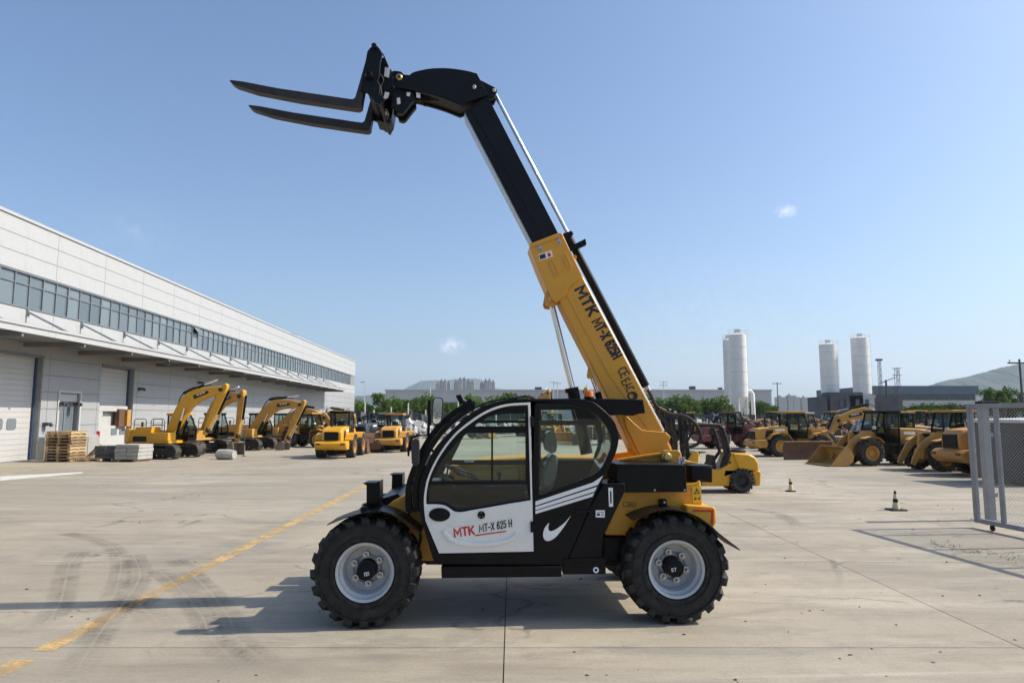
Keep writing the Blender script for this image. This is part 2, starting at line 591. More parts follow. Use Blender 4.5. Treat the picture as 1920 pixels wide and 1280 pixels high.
# ------------------------------------------------------------------ ground
def concrete():
    t = NT('yard_concrete')
    p = t.pos()
    big = t.noise(p, 0.16, 5, 0.6, 0.6)
    med = t.noise(p, 0.9, 6, 0.65, 0.8)
    strk = t.noise(t.vmap(p, (0.22, 1.5, 1), (0, 0, R(6))), 1.1, 6, 0.68, 0.3)
    strk2 = t.noise(t.vmap(p, (0.5, 2.2, 1), (0, 0, R(-14))), 1.0, 5, 0.7, 0.5)
    fine = t.noise(p, 34, 5, 0.75)
    grit = t.noise(p, 260, 2, 0.6)
    rnd = t.n('ObjectInfo').outputs['Random']
    c = t.mix(t.ramp(big, 0.34, 0.66), (0.325, 0.292, 0.242), (0.42, 0.382, 0.322))
    c = t.mix(t.math('MULTIPLY', t.ramp(med, 0.50, 0.74), 0.65), c, (0.46, 0.423, 0.36))
    c = t.mix(t.math('MULTIPLY', t.ramp(strk, 0.50, 0.70), 0.62), c, (0.225, 0.205, 0.18))
    c = t.mix(t.math('MULTIPLY', t.ramp(strk2, 0.54, 0.72), 0.6), c, (0.24, 0.21, 0.172))
    # paler worn lanes and cool damp patches with broken edges
    lane = t.noise(t.vmap(p, (0.12, 0.9, 1), (0, 0, R(3)), (5, 9, 0)), 0.9, 8, 0.72, 1.2)
    c = t.mix(t.math('MULTIPLY', t.ramp(lane, 0.54, 0.66), 0.55), c, (0.52, 0.485, 0.425))
    damp = t.noise(t.vmap(p, (0.35, 0.8, 1), (0, 0, R(-8)), (17, 4, 0)), 0.8, 8, 0.75, 0.9)
    c = t.mix(t.math('MULTIPLY', t.ramp(damp, 0.53, 0.64), 0.62), c, (0.225, 0.222, 0.205))
    blot = t.noise(p, 3.2, 6, 0.7, 0.6)
    c = t.mix(t.math('MULTIPLY', t.ramp(blot, 0.52, 0.70), 0.38), c, (0.25, 0.225, 0.19))
    warm = t.noise(t.vmap(p, (0.3, 0.5, 1), (0, 0, 0), (7, 3, 0)), 0.5, 4, 0.6, 0.5)
    c = t.mix(t.math('MULTIPLY', t.ramp(warm, 0.55, 0.75), 0.45), c, (0.40, 0.335, 0.25))
    oil = t.noise(t.vmap(p, (1, 1, 1), (0, 0, 0), (31, 11, 0)), 0.55, 3, 0.5, 0.7)
    c = t.mix(t.math('MULTIPLY', t.ramp(oil, 0.69, 0.78), 0.45), c, (0.16, 0.145, 0.13))
    # greyer, oil-darkened traffic area in front of the warehouse doors
    ds = t.n('VectorMath', operation='DISTANCE')
    t.t.links.new(t.vmap(p, (0.55, 1, 0)), ds.inputs[0])
    ds.inputs[1].default_value = (-11.5 * 0.55, 20.0, 0)
    area = t.math('MULTIPLY', t.ramp(ds.outputs['Value'], 2.0, 9.0, 1, 0), t.ramp(t.noise(t.vmap(p, (0.4, 1.2, 1)), 0.9, 7, 0.7, 0.8), 0.36, 0.58))
    c = t.mix(t.math('MULTIPLY', area, 0.75), c, (0.285, 0.275, 0.245))
    # crack lines
    vo = t.n('TexVoronoi', feature='DISTANCE_TO_EDGE')
    wob = t.n('VectorMath', operation='ADD')
    nzc = t.n('TexNoise'); nzc.inputs['Scale'].default_value = 1.3; nzc.inputs['Detail'].default_value = 5
    t.t.links.new(p, nzc.inputs['Vector'])
    t.t.links.new(p, wob.inputs[0]); t.t.links.new(nzc.outputs['Color'], wob.inputs[1])
    t.t.links.new(t.vmap(wob.outputs[0], (0.35, 1, 1)), vo.inputs['Vector'])
    vo.inputs['Scale'].default_value = 0.33
    crack = t.math('MULTIPLY', t.ramp(vo.outputs['Distance'], 0.0, 0.008, 1, 0), t.ramp(med, 0.44, 0.54, 0, 0.7))
    c = t.mix(crack, c, (0.12, 0.11, 0.095))
    k = t.math('ADD', t.math('ADD', t.ramp(fine, 0.25, 0.75, -0.17, 0.17), t.ramp(grit, 0.3, 0.7, -0.08, 0.08)), t.ramp(rnd, 0, 1, 0.955, 1.04))
    cc = t.n('CombineColor')
    for s in cc.inputs:
        t.put(s, k)
    c = t.mix(1.0, c, cc.outputs[0], 'MULTIPLY')
    c = t.mix(1.0, c, (0.915, 0.878, 0.812), 'MULTIPLY')
    h = t.math('ADD', t.math('MULTIPLY', fine, 0.6), t.math('MULTIPLY', grit, 0.4))
    return t.done(t.bsdf(c, t.ramp(med, 0.3, 0.7, 0.72, 0.9), 0, t.bump(h, 0.22, 0.006), 0.35))
M['concrete'] = concrete()
M['joint'] = paint('joint_filler', (0.085, 0.078, 0.068), 0.9, var=0.3)
M['earth'] = paint('outer_ground', (0.24, 0.225, 0.19), 0.9, var=0.2, scale=0.05)

g = MB()
g.add([(-9000, -400, -0.03), (9000, -400, -0.03), (9000, 9500, -0.03), (-9000, 9500, -0.03)], [(0, 1, 2, 3)])
tag(g.build('ground', M['concrete'], smooth=0), kind='structure')

SLAB_X, SLAB_Y, SX0, SY0 = 4.70, 3.62, -0.07, 6.47
yard = MB()
jx0, jx1, jy0, jy1 = SX0 - 9 * SLAB_X, SX0 + 9 * SLAB_X, SY0 - 3 * SLAB_Y, SY0 + 12 * SLAB_Y
yard.add([(jx0, jy0, -0.010), (jx1, jy0, -0.010), (jx1, jy1, -0.010), (jx0, jy1, -0.010)], [(0, 1, 2, 3)])
yard_o = tag(yard.build('concrete_yard', M['joint'], smooth=0), kind='structure')
sm = MB().box((0, 0, -0.05), (SLAB_X - 0.011, SLAB_Y - 0.011, 0.1)).mesh('slab', 0)
sm.materials.append(M['concrete'])
for j in range(-3, 12):
    for i in range(-9, 9):
        cx, cy = SX0 + (i + 0.5) * SLAB_X, SY0 + (j + 0.5) * SLAB_Y
        if abs(cx) > 0.84 * max(cy, 0) + 9 or cy < -3:
            continue
        from_mesh('slab', sm, yard_o, (cx, cy, 0))

# painted line, worn
def worn_paint():
    t = NT('worn_yellow_line_paint')
    p = t.pos()
    a = t.noise(p, 2.2, 5, 0.7)
    b = t.noise(p, 26, 4, 0.7)
    c = t.mix(t.ramp(b, 0.3, 0.7), (0.55, 0.35, 0.13), (0.64, 0.44, 0.20))
    al = t.math('MULTIPLY', t.ramp(a, 0.34, 0.57, 0.14, 0.90), t.ramp(b, 0.32, 0.5, 0.35, 1.0))
    bs = t.bsdf(c, 0.75)
    tr = t.n('BsdfTransparent')
    mx = t.n('MixShader')
    t.put(mx.inputs[0], al)
    t.t.links.new(tr.outputs[0], mx.inputs[1]); t.t.links.new(bs, mx.inputs[2])
    return t.done(mx.outputs[0])
M['line'] = worn_paint()
LA, LB = G(-30, 1276), G(690, 908)
ld = (LB - LA).normalized(); lnm = Vector((-ld.y, ld.x, 0)) * 0.10
def line_piece(p0, p1):
    n = max(2, int((p1 - p0).length / 0.25))
    mb = MB(); vv = []; ff = []
    for i in range(n + 1):
        p = p0.lerp(p1, i / n)
        w = 1 + random.uniform(-0.10, 0.10)
        vv += [(p.x + lnm.x * w, p.y + lnm.y * w, 0.004), (p.x - lnm.x * w, p.y - lnm.y * w, 0.004)]
    for i in range(n):
        ff.append((2 * i, 2 * i + 1, 2 * i + 3, 2 * i + 2))
    mb.add(vv, ff)
    return mb
def on_line(u):
    best = min((abs((960 + F_PX * LA.lerp(LB, k / 400).x / (LA.lerp(LB, k / 400).y * math.cos(PITCH) - CAM_H * math.sin(PITCH))) - u), k) for k in range(401))
    return LA.lerp(LB, best[1] / 400)
line_piece(LA, on_line(46)).build('yellow_line', M['line'], yard_o, smooth=0)
line_piece(on_line(80), LB).build('yellow_line', M['line'], yard_o, smooth=0)
wl = MB()
q = [G(0, 893), G(0, 901), G(155, 887), G(155, 884.5)]
wl.add([(a.x, a.y, 0.004) for a in q], [(0, 1, 2, 3)])
M['line_white'] = paint('pale_worn_paint', (0.60, 0.59, 0.55), 0.8, var=0.15, dust=0.4)
wl.build('white_line', M['line_white'], yard_o, smooth=0)

# rubber marks left by turning tyres
def tread_mark(name, dens, freq):
    t = NT(name)
    uv = t.n('UVMap').outputs[0]
    sp = t.n('SeparateXYZ'); t.t.links.new(uv, sp.inputs[0])
    u, v = sp.outputs[0], sp.outputs[1]
    ab = t.math('ABSOLUTE', t.math('SUBTRACT', u, 0.5))
    ph = t.math('ADD', t.math('MULTIPLY', v, freq), t.math('MULTIPLY', ab, 3.0))
    sn = t.math('SINE', t.math('MULTIPLY', ph, 6.2832))
    bars = t.math('MAXIMUM', t.ramp(sn, -0.2, 0.35, 0.45, 1), t.ramp(ab, 0.16, 0.24, 0.85, 0))
    mid = t.ramp(ab, 0.015, 0.05, 0.25, 1)
    edge = t.ramp(ab, 0.36, 0.5, 1, 0)
    wear = t.ramp(t.noise(t.pos(), 1.6, 5, 0.65), 0.36, 0.66, 0.1, 1)
    wear2 = t.ramp(t.noise(t.pos(), 22, 4, 0.7), 0.3, 0.6, 0.4, 1)
    al = t.math('MULTIPLY', t.math('MULTIPLY', bars, mid), t.math('MULTIPLY', edge, t.math('MULTIPLY', wear, wear2)))
    fade = t.math('MULTIPLY', t.ramp(v, 0, 1.2), 1.0)
    al = t.math('MULTIPLY', t.math('MULTIPLY', al, fade), dens)
    bs = t.bsdf((0.07, 0.066, 0.06), 0.8)
    tr = t.n('BsdfTransparent')
    mx = t.n('MixShader'); t.put(mx.inputs[0], al)
    t.t.links.new(tr.outputs[0], mx.inputs[1]); t.t.links.new(bs, mx.inputs[2])
    return t.done(mx.outputs[0])
M['tread'] = tread_mark('tyre_mark_rubber', 0.38, 9.5)
M['skid'] = tread_mark('skid_mark_rubber', 0.85, 0.0)
def smooth_path(pts, n=8):
    out = []
    for i in range(len(pts) - 1):
        p0 = pts[max(i - 1, 0)]; p1 = pts[i]; p2 = pts[i + 1]; p3 = pts[min(i + 2, len(pts) - 1)]
        for k in range(n):
            t = k / n
            out.append(0.5 * ((2 * p1) + (p2 - p0) * t + (2 * p0 - 5 * p1 + 4 * p2 - p3) * t * t + (3 * p1 - p0 - 3 * p2 + p3) * t ** 3))
    out.append(pts[-1])
    return out
def mark(px, w, mat_, z):
    pts = smooth_path([G(*q) for q in px])
    vv, ff, uvs = [], [], []
    run = 0
    for i, p in enumerate(pts):
        a = pts[max(i - 1, 0)]; b = pts[min(i + 1, len(pts) - 1)]
        d = (b - a).normalized(); nn = Vector((-d.y, d.x, 0)) * w / 2
        if i:
            run += (p - pts[i - 1]).length
        vv += [(p.x + nn.x, p.y + nn.y, z), (p.x - nn.x, p.y - nn.y, z)]
        uvs += [(0, run), (1, run)]
    for i in range(len(pts) - 1):
        ff.append((2 * i + 1, 2 * i + 3, 2 * i + 2, 2 * i))
    mb = MB().add(vv, ff)
    o = mb.build('tyre_mark', mat_, yard_o, smooth=0)
    uvl = o.data.uv_layers.new(name='UVMap')
    for lp in o.data.loops:
        uvl.data[lp.index].uv = uvs[lp.vertex_index]
    return o
z_ = 0.0055
for px, w, m_ in (
    ([(200, 1140), (216, 1110), (227, 1057), (213, 1027), (173, 1010), (120, 1000)], 0.30, 'tread'),
    ([(130, 1280), (187, 1187), (232, 1130), (262, 1080), (250, 1040)], 0.34, 'tread'),
    ([(480, 1280), (400, 1200), (377, 1153), (333, 1100), (296, 1068)], 0.32, 'tread'),
    ([(560, 1280), (452, 1205), (425, 1150), (378, 1093), (330, 1050)], 0.32, 'tread'),
    ([(318, 1185), (290, 1160), (255, 1130)], 0.40, 'tread'),
    ([(60, 1195), (95, 1160), (117, 1117), (130, 1060), (150, 1035)], 0.34, 'tread'),
    ([(0, 1190), (120, 1150), (300, 1120)], 0.5, 'tread'),
    ([(217, 1021), (280, 1020), (347, 1017)], 0.09, 'skid'),
    ([(325, 993), (352, 984), (375, 975)], 0.14, 'skid'),
    ([(160, 994), (200, 985), (235, 977)], 0.12, 'skid'),
    ([(1500, 1000), (1490, 980), (1450, 962), (1400, 955)], 0.34, 'tread'),
    ([(1560, 1110), (1575, 1085), (1560, 1050)], 0.10, 'tread'),
    ([(1395, 1215), (1440, 1224), (1500, 1236)], 0.42, 'tread')):
    mark(px, w, M[m_], z_)
    z_ += 0.0008

# small stones and clods of dirt scattered over the slabs
st = MB()
rs = random.Random(3)
for i in range(230):
    y = rs.uniform(4.6, 22) if i < 170 else rs.uniform(12, 34)
    x = rs.uniform(-0.8, 0.85) * y
    if i % 5 == 0:
        y = rs.uniform(4.8, 9); x = rs.uniform(0.5, 6)
    r = rs.choice((0.006, 0.008, 0.010, 0.013, 0.018)) * rs.uniform(0.7, 1.2)
    a = rs.uniform(0, 3.14)
    pts = []
    for k in range(6):
        t = a + k * math.pi / 3
        rr = r * rs.uniform(0.7, 1.3)
        pts.append((x + rr * math.cos(t) * 1.3, y + rr * math.sin(t), 0.0005))
    top = [(x + rs.uniform(-0.3, 0.3) * r, y + rs.uniform(-0.3, 0.3) * r, r * rs.uniform(0.5, 1.0))]
    st.add(pts + top, [(k, (k + 1) % 6, 6) for k in range(6)])
M['stone'] = paint('dirt_clod', (0.075, 0.062, 0.048), 0.9, var=0.4, scale=3)
tag(st.build('loose_stones', M['stone'], smooth=0), 'small dark stones and clods scattered over the concrete', 'stones', kind='stuff')

# weeds and dry dirt in the joint below the gate
wd = MB()
for i in range(230):
    t = rs.random()
    p = G(1745 + 180 * t + rs.gauss(0, 10), 1018 + 32 * t + rs.gauss(0, 5))
    a = rs.uniform(0, 6.28); l = rs.uniform(0.03, 0.09); h = rs.uniform(0.008, 0.05)
    w = 0.004
    dx, dy = math.cos(a), math.sin(a)
    wd.add([(p.x - dy * w, p.y + dx * w, 0.002), (p.x + dy * w, p.y - dx * w, 0.002), (p.x + dx * l, p.y + dy * l, h)], [(0, 1, 2)])
tag(wd.build('creeping_weeds', M['stone'], smooth=0), 'dark dry weeds creeping over the slabs below the gate', 'weeds', kind='stuff')

# ------------------------------------------------------------------ the long warehouse on the left
WX0 = -22.2 + 0.0484 * 31.2
WANG = math.atan2(1.0, -0.0484)
wd_dir = Vector((math.cos(WANG), math.sin(WANG), 0)); wd_in = Vector((-math.sin(WANG), math.cos(WANG), 0))
wh = thing('warehouse', 'long white panelled warehouse with a window band and canopy', 'warehouse', (WX0, 0, 0), WANG)
def WL(u, v, off=0.0):
    d = pix_dir(u, v)
    o = Vector((0, 0, CAM_H)) - Vector((WX0, 0, 0))
    t = (-off - o.dot(wd_in)) / d.dot(wd_in)
    p = o + d * t
    return p.dot(wd_dir), p.z
S0, S1 = 4.0, WL(666, 690)[0]
Z_TOP, WB0, WB1 = 10.9, 6.92, 8.55
WS0, WS1 = 14.0, WL(657, 715)[0]
D1 = (26.9, WL(75, 770)[0], 0.0, 4.8)
D2 = (WL(186, 770)[0], WL(248, 770)[0], 0.0, 4.8)
SD = (WL(108, 790)[0], WL(146, 790)[0], 1.1, 3.2)
rect = lambda a, b, c, d: [(a, c), (b, c), (b, d), (a, d)]
FW = [(S1 - 19.5 + k * 1.0, 0) for k in range(0)]
# small windows near the far corner
far_win = []
for (u0, u1) in ((610, 613.5), (626, 634), (637, 645), (648, 655)):
    a = WL(u0, 775)[0]; b = WL(u1, 775)[0]
    far_win.append((a, b, 1.35, 3.0))
holes = [rect(*D1[:2], 0.02, D1[3]), rect(*D2[:2], 0.02, D2[3]), rect(*SD[:2], SD[2], SD[3]), rect(WS0, WS1, WB0, WB1)] + [rect(*q) for q in far_win]
MB().plate(rect(S0, S1, 0.0, Z_TOP), 0.05, 0.55, holes).build('wall', M['panel_joint'], wh, smooth=0)
MB().bx(S0, S1, 0.56, 32, 0.01, Z_TOP - 0.01).build('wall_core', M['panel_joint'], wh, smooth=0)
unit = MB().box((0, 0, 0), (1, 1, 1))
um_panel = unit.mesh('wall_panel', 0); um_panel.materials.append(M['panel'])
um_panel_g = unit.mesh('wall_panel', 0); um_panel_g.materials.append(M['panel_grey'])
um_panel_l = unit.mesh('wall_panel', 0); um_panel_l.materials.append(M['panel_low'])
PANEL = 4.28
cols = []
s = 28.6 - PANEL * 3
while s < S1:
    cols.append((s, min(s + PANEL, S1)))
    s += PANEL
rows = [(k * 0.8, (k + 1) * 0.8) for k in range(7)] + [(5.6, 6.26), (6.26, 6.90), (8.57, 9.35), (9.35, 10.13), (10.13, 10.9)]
opens = [D1, D2, (SD[0] - 0.15, SD[1] + 0.15, SD[2], SD[3])] + far_win
gp = 0.011
for (z0, z1) in rows:
    for (a, b) in cols:
        segs = [(a, b)]
        for (o0, o1, oz0, oz1) in opens:
            if min(z1, oz1) - max(z0, oz0) > 0.25:
                ns = []
                for (x, y) in segs:
                    if o1 <= x or o0 >= y:
                        ns.append((x, y))
                    else:
                        if o0 - x > 0.05: ns.append((x, o0))
                        if y - o1 > 0.05: ns.append((o1, y))
                segs = ns
        for (x, y) in segs:
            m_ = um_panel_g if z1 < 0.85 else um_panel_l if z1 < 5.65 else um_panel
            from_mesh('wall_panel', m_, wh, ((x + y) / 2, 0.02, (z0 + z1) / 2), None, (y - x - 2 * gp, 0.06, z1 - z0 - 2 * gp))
MB().bx(S0, S1 + 0.06, -0.07, 0.5, Z_TOP, Z_TOP + 0.14).build('parapet_cap', M['panel'], wh, smooth=0)
# window band
wf = MB()
wf.bx(WS0, WS1, -0.03, 0.16, WB0, WB0 + 0.07).bx(WS0, WS1, -0.03, 0.16, WB1 - 0.07, WB1)
ZT = WB0 + 1.10
wf.bx(WS0, WS1, 0.02, 0.13, ZT - 0.03, ZT + 0.03)
NW = int((WS1 - WS0) / 1.0)
WSTEP = (WS1 - WS0) / NW
for k in range(NW + 1):
    x = WS0 + k * WSTEP
    w = 0.05 if k % 5 == 0 else 0.028
    wf.bx(x - w, x + w, 0.0, 0.14, WB0 + 0.05, WB1 - 0.05)
wfo = wf.build('window_band_frame', M['frame_grey'], wh, smooth=0)
up_ = unit.mesh('pane', 0); up_.materials.append(M['pane'])
um_open = unit.mesh('open_window', 0); um_open.materials.append(M['pane'])
rs = random.Random(11)
OPEN_K = int((WL(365, 620)[0] - WS0) / WSTEP)
for k in range(NW):
    xm = WS0 + (k + 0.5) * WSTEP
    if xm < 24:
        continue
    for (z0, z1) in ((WB0 + 0.07, ZT - 0.03), (ZT + 0.03, WB1 - 0.07)):
        sx = WSTEP - 0.06
        tilt = (rs.uniform(-0.012, 0.012), 0, rs.uniform(-0.018, 0.018))
        if k == OPEN_K and z0 > ZT:
            from_mesh('pane', up_, wfo, (xm, -0.18, (z0 + z1) / 2 - 0.02), (R(-38), 0, 0), (sx, 0.03, z1 - z0))
        else:
            from_mesh('pane', up_, wfo, (xm, 0.075, (z0 + z1) / 2), tilt, (sx + 0.02, 0.02, z1 - z0 + 0.02))
MB().bx(WS0, WS1, 0.48, 0.54, WB0, WB1).build('window_backing', M['frame_grey'], wh, smooth=0)
# canopy with tie rods
CZ, CD = 5.36, 2.72
CS1 = WL(609, 735)[0]
MB().bx(S0, CS1, -CD, 0.0, CZ + 0.03, CZ + 0.16).build('canopy', M['soffit'], wh, smooth=0)
fas = []
x = 28.6 - PANEL * 4
while x < CS1:
    fas.append((x, min(x + PANEL, CS1))); x += PANEL
for (a, b) in fas:
    MB().bx(a + 0.006, b - 0.006, -CD - 0.04, -CD, CZ - 0.02, CZ + 0.30).build('fascia_panel', M['panel'], wh, smooth=0)
MB().bx(fas[0][0], CS1, -CD - 0.10, -CD - 0.05, CZ + 0.24, CZ + 0.34).build('gutter', M['panel'], wh, smooth=0)
x = 28.6 + 2.3 - PANEL * 2
while x < CS1 - 0.5:
    rod = MB().cyl((x, 0.0, WB0 - 0.10), (x, -CD + 0.25, CZ + 0.2), 0.05, 8)
    rod.bx(x - 0.05, x + 0.05, -0.12, -0.01, WB0 - 0.35, WB0 - 0.02)
    rod.build('tie_rod', M['galv'], wh)
    MB().bx(x - 0.06, x + 0.06, -CD + 0.02, -0.02, CZ - 0.18, CZ + 0.02).build('canopy_beam', M['soffit'], wh, smooth=0)
    x += PANEL
for u_ in (85, 170, 275, 430):
    s_ = WL(u_, 650)[0]
    MB().bx(s_ - 0.25, s_ + 0.25, -1.5, -1.2, CZ - 0.16, CZ + 0.01).build('soffit_lamp', M['frame_grey'], wh, smooth=0)
# big roller doors
def roller_door(D, name, from_z, windows):
    d = MB().bx(D[0] - 0.0, D[1], 0.40, 0.44, D[2] + 0.02, D[3]).build(name, M['door_white'], wh, smooth=0)
    sl = MB().bx(0, D[1] - D[0] - 0.24, 0, 0.05, 0, 0.235).mesh('slat', 0); sl.materials.append(M['door_white'])
    z = from_z
    while z < D[3] - 0.1:
        from_mesh('slat', sl, d, (D[0] + 0.12, 0.345, z))
        z += 0.245
    for (a, b, z0, z1) in windows:
        n = 12
        pts = []
        for (cx, cz, a0) in ((b - .12, z1 - .12, 0), (a + .12, z1 - .12, 90), (a + .12, z0 + .12, 180), (b - .12, z0 + .12, 270)):
            for k in range(4):
                t = R(a0 + 30 * k); pts.append((cx + .12 * math.cos(t), cz + .12 * math.sin(t)))
        MB().plate(pts, 0.318, 0.342).build('door_window', M['frame_grey'], d, smooth=0)
    MB().bx(D[1] - 0.06, D[1] - 0.01, 0.26, 0.36, D[2], D[3]).build('blue_edge', M['blue_trim'], d, smooth=0)
    MB().bx(D[0] - 0.02, D[1] + 0.02, -0.06, 0.05, D[3] - 0.02, D[3] + 0.10).build('lintel', M['frame_grey'], d, smooth=0)
    return d
def xs(u): return WL(u, 795)[0]
roller_door(D1, 'roller_door', 0.04, [(xs(2), xs(19), 1.45, 1.95), (xs(27), xs(44), 1.45, 1.95), (xs(-24), xs(-8), 1.45, 1.95)])
roller_door(D2, 'roller_door', 2.55, [])
# dock shelter in the second door: pale beam, low door leaf with windows, bumper pad
MB().bx(D2[0] + .10, D2[1] - .35, 0.10, 0.33, 2.30, 2.62).build('shelter_beam', M['door_white'], wh, bevel=0.03)
lf = MB().bx(D2[0] + .45, D2[1] - .35, 0.12, 0.33, 0.02, 1.50).build('dock_leaf', M['door_white'], wh, bevel=0.03)
for a in (1.55, 2.45):
    MB().bx(D2[0] + a, D2[0] + a + 0.62, 0.095, 0.118, 0.98, 1.36).build('leaf_window', M['frame_grey'], lf, smooth=0, bevel=0.03)
MB().bx(D2[0] + .10, D2[0] + .45, 0.05, 0.30, 0.02, 2.30).build('shelter_post', M['door_white'], wh, smooth=0)
MB().bx(D2[1] - 1.55, D2[1] - 0.95, -0.05, 0.2, 1.45, 2.45).build('bumper_pad', M['rust'], wh, smooth=0)
MB().bx(D2[1] - 0.94, D2[1] - 0.5, -0.20, 0.2, 1.45, 2.42).build('bumper_pad', M['yellow_old'], wh, smooth=0)
MB().bx(D2[0] - 0.55, D2[0] - 0.43, -0.35, -0.22, 0, 1.25).build('guard_post', M['decal_red'], wh, smooth=0)
# small dock door with its platform
MB().bx(WL(70, 850)[0], D2[0] - 0.5, -0.32, 0.01, 0, 1.08).build('dock_platform', M['dock'], wh, smooth=0, bevel=0.02)
for k in range(4):
    a = WL(70, 850)[0] + 0.06 + k * 1.15
    MB().bx(a, a + 1.08, -0.36, -0.325, 0.05, 0.98).build('dock_panel', M['dock'], wh, smooth=0, bevel=0.012)
fr = MB().plate(rect(SD[0] - 0.14, SD[1] + 0.14, SD[2] - 0.02, SD[3] + 0.12), -0.05, 0.06, [rect(SD[0], SD[1], SD[2], SD[3])])
sdo = fr.build('dock_door', M['door_white'], wh, smooth=0)
mid = (SD[0] + SD[1]) / 2
for (a, b) in ((SD[0] + .04, mid - .03), (mid + .03, SD[1] - .04)):
    MB().plate(rect(a, b, SD[2] + .03, SD[3] - .45), 0.24, 0.28, [rect(a + .1, b - .1, SD[2] + .2, SD[3] - .6)]).build('door_leaf', M['frame_grey'], sdo, smooth=0)
    MB().bx(a + .1, b - .1, 0.25, 0.27, SD[2] + .2, SD[3] - .6).build('pane', M['pane'], sdo, smooth=0)
MB().bx(SD[0], SD[1], 0.1, 0.35, SD[3] - .44, SD[3] - .01).build('shutter_box', M['door_white'], sdo, smooth=0, bevel=0.04)
# lamps and boxes on the wall, far windows
for (u_, v_) in ((260, 729), (372, 717), (384, 731), (112, 757), (139, 757), (82, 795)):
    a, z = WL(u_, v_)
    b = MB().bx(a - 0.14, a + 0.14, -0.30, -0.012, z - 0.08, z + 0.08)
    b.bx(a - 0.05, a + 0.05, -0.40, -0.30, z - 0.12, z + 0.02)
    b.build('wall_lamp', M['pole_dark'], wh, smooth=0)
for q in far_win:
    f = MB().plate(rect(*q), 0.06, 0.16, [rect(q[0] + .12, q[1] - .12, q[2] + .1, q[3] - .1)]).build('window', M['frame_grey'], wh, smooth=0)
    MB().bx(q[0] + .12, q[1] - .12, 0.09, 0.12, q[2] + .1, q[3] - .1).build('pane', M['pane'], f, smooth=0)
a, z = WL(571, 638)
MB().bx(a - 1.2, a + 1.2, 1.2, 2.6, Z_TOP + 0.15, Z_TOP + 0.75).build('roof_vent', M['pole_dark'], wh, smooth=0)

# pallets and block stacks by the dock
pal_board_x = MB().box((0, 0, 0), (1.25, 0.115, 0.022)).mesh('deck_board', 0); pal_board_x.materials.append(M['wood'])
pal_board_f = MB().box((0, 0, 0), (1.25, 0.115, 0.022)).mesh('deck_board', 0); pal_board_f.materials.append(M['wood_fresh'])
pal_blk = MB().box((0, 0, 0), (0.12, 1.0, 0.085)).mesh('bearer', 0); pal_blk.materials.append(M['wood'])
pal_blk_f = MB().box((0, 0, 0), (0.12, 1.0, 0.085)).mesh('bearer', 0); pal_blk_f.materials.append(M['wood_fresh'])
def pallet(label, loc, rz, fresh=False, tilt=None):
    t = thing('pallet', label, 'pallet', loc, rz, 'wooden pallets by the dock')
    if tilt: t.rotation_euler = tilt
    for x in (-0.55, 0, 0.55):
        from_mesh('bearer', pal_blk_f if fresh else pal_blk, t, (x, 0, 0.067))
    for k in range(6):
        from_mesh('deck_board', pal_board_f if (fresh or k == 2) else pal_board_x, t, (0, -0.43 + k * 0.172, 0.122))
    for k in range(3):
        from_mesh('deck_board', pal_board_f if fresh else pal_board_x, t, (0, -0.43 + k * 0.43, 0.012))
    return t
base = G(108, 866)
ords = ['bottom', 'second', 'third', 'fourth', 'fifth', 'sixth', 'seventh', 'eighth', 'ninth', 'top']
for k in range(10):
    pallet('wooden pallet in the stack by the dock, ' + ('bottom one' if k == 0 else 'top one' if k == 9 else ords[k] + ' from the ground'), (base.x + rs.uniform(-.03, .03), base.y + 0.5 + rs.uniform(-.03, .03), 0.138 * k), R(rs.uniform(-3, 3) - 6), k in (3, 4, 8, 9))
pb = G(158, 865)
pallet('single wooden pallet lying flat right of the pallet stack', (pb.x + .1, pb.y + 0.4, 0.0), R(4), True)
pallet('broken pallet leaning between the pallet stack and dock', (G(150, 858).x, G(150, 858).y + 0.9, 0.02), 0, False, (R(8), R(-48), R(12)))
def block_stack(label, loc, rz, mat_, nx, nz, sz, name):
    t = thing(name, label, 'blocks', loc, rz)
    for k in range(nz):
        for i in range(nx):
            o = MB().box((0, 0, 0), (sz[0] * rs.uniform(.97, 1), sz[1] * rs.uniform(.95, 1.02), sz[2] * 0.95)).build('block', mat_, t, smooth=0, bevel=0.012)
            o.location = ((i - (nx - 1) / 2) * sz[0] + rs.uniform(-.02, .02), rs.uniform(-.03, .03), 0.1 + sz[2] * (k + .5))
            o.rotation_euler = (0, 0, rs.uniform(-.03, .03))
    for x in (-0.45, 0.45):
        MB().box((x * nx * sz[0] / 1.3, 0, 0.05), (0.14, sz[1], 0.1)).build('bearer', M['wood'], t, smooth=0)
    return t
b1 = G(238, 866)
block_stack('stack of pale concrete slabs in front of the foremost excavator', (b1.x, b1.y + .55, 0), R(-10), M['slab_grey'], 2, 4, (0.60, 1.0, 0.17), 'concrete_block_stack')
b2 = G(193, 865)
block_stack('dark block stack between the pallets and pale slabs', (b2.x, b2.y + .6, 0), R(5), M['slab_dark'], 2, 3, (0.5, 0.9, 0.2), 'dark_block_stack')
# drum-shaped concrete lump and the rod standing by it
cl = MB()
cl.lathe([(0.0, -0.5), (0.17, -0.5), (0.235, -0.42), (0.25, -0.1), (0.24, 0.2), (0.20, 0.44), (0.0, 0.46)], 9, (0, 0, 0.235), axis='x')
c0 = G(424, 861)
tag(cl.build('concrete_lump', M['slab_grey'], None, smooth=20, loc=(c0.x, c0.y, 0), rot=(0, 0, R(-12))), 'grey drum-shaped concrete lump lying in front of the excavators', 'concrete lump')
rp = G(457, 855)
rr_ = MB().cyl((0, 0, 0), (0.02, 0, 1.5), 0.025, 8).box((0, 0, 0.012), (0.2, 0.2, 0.024))
tag(rr_.build('marker_rod', M['pole_dark'], None, loc=(rp.x, rp.y, 0)), 'thin dark upright rod standing before the excavators', 'rod')
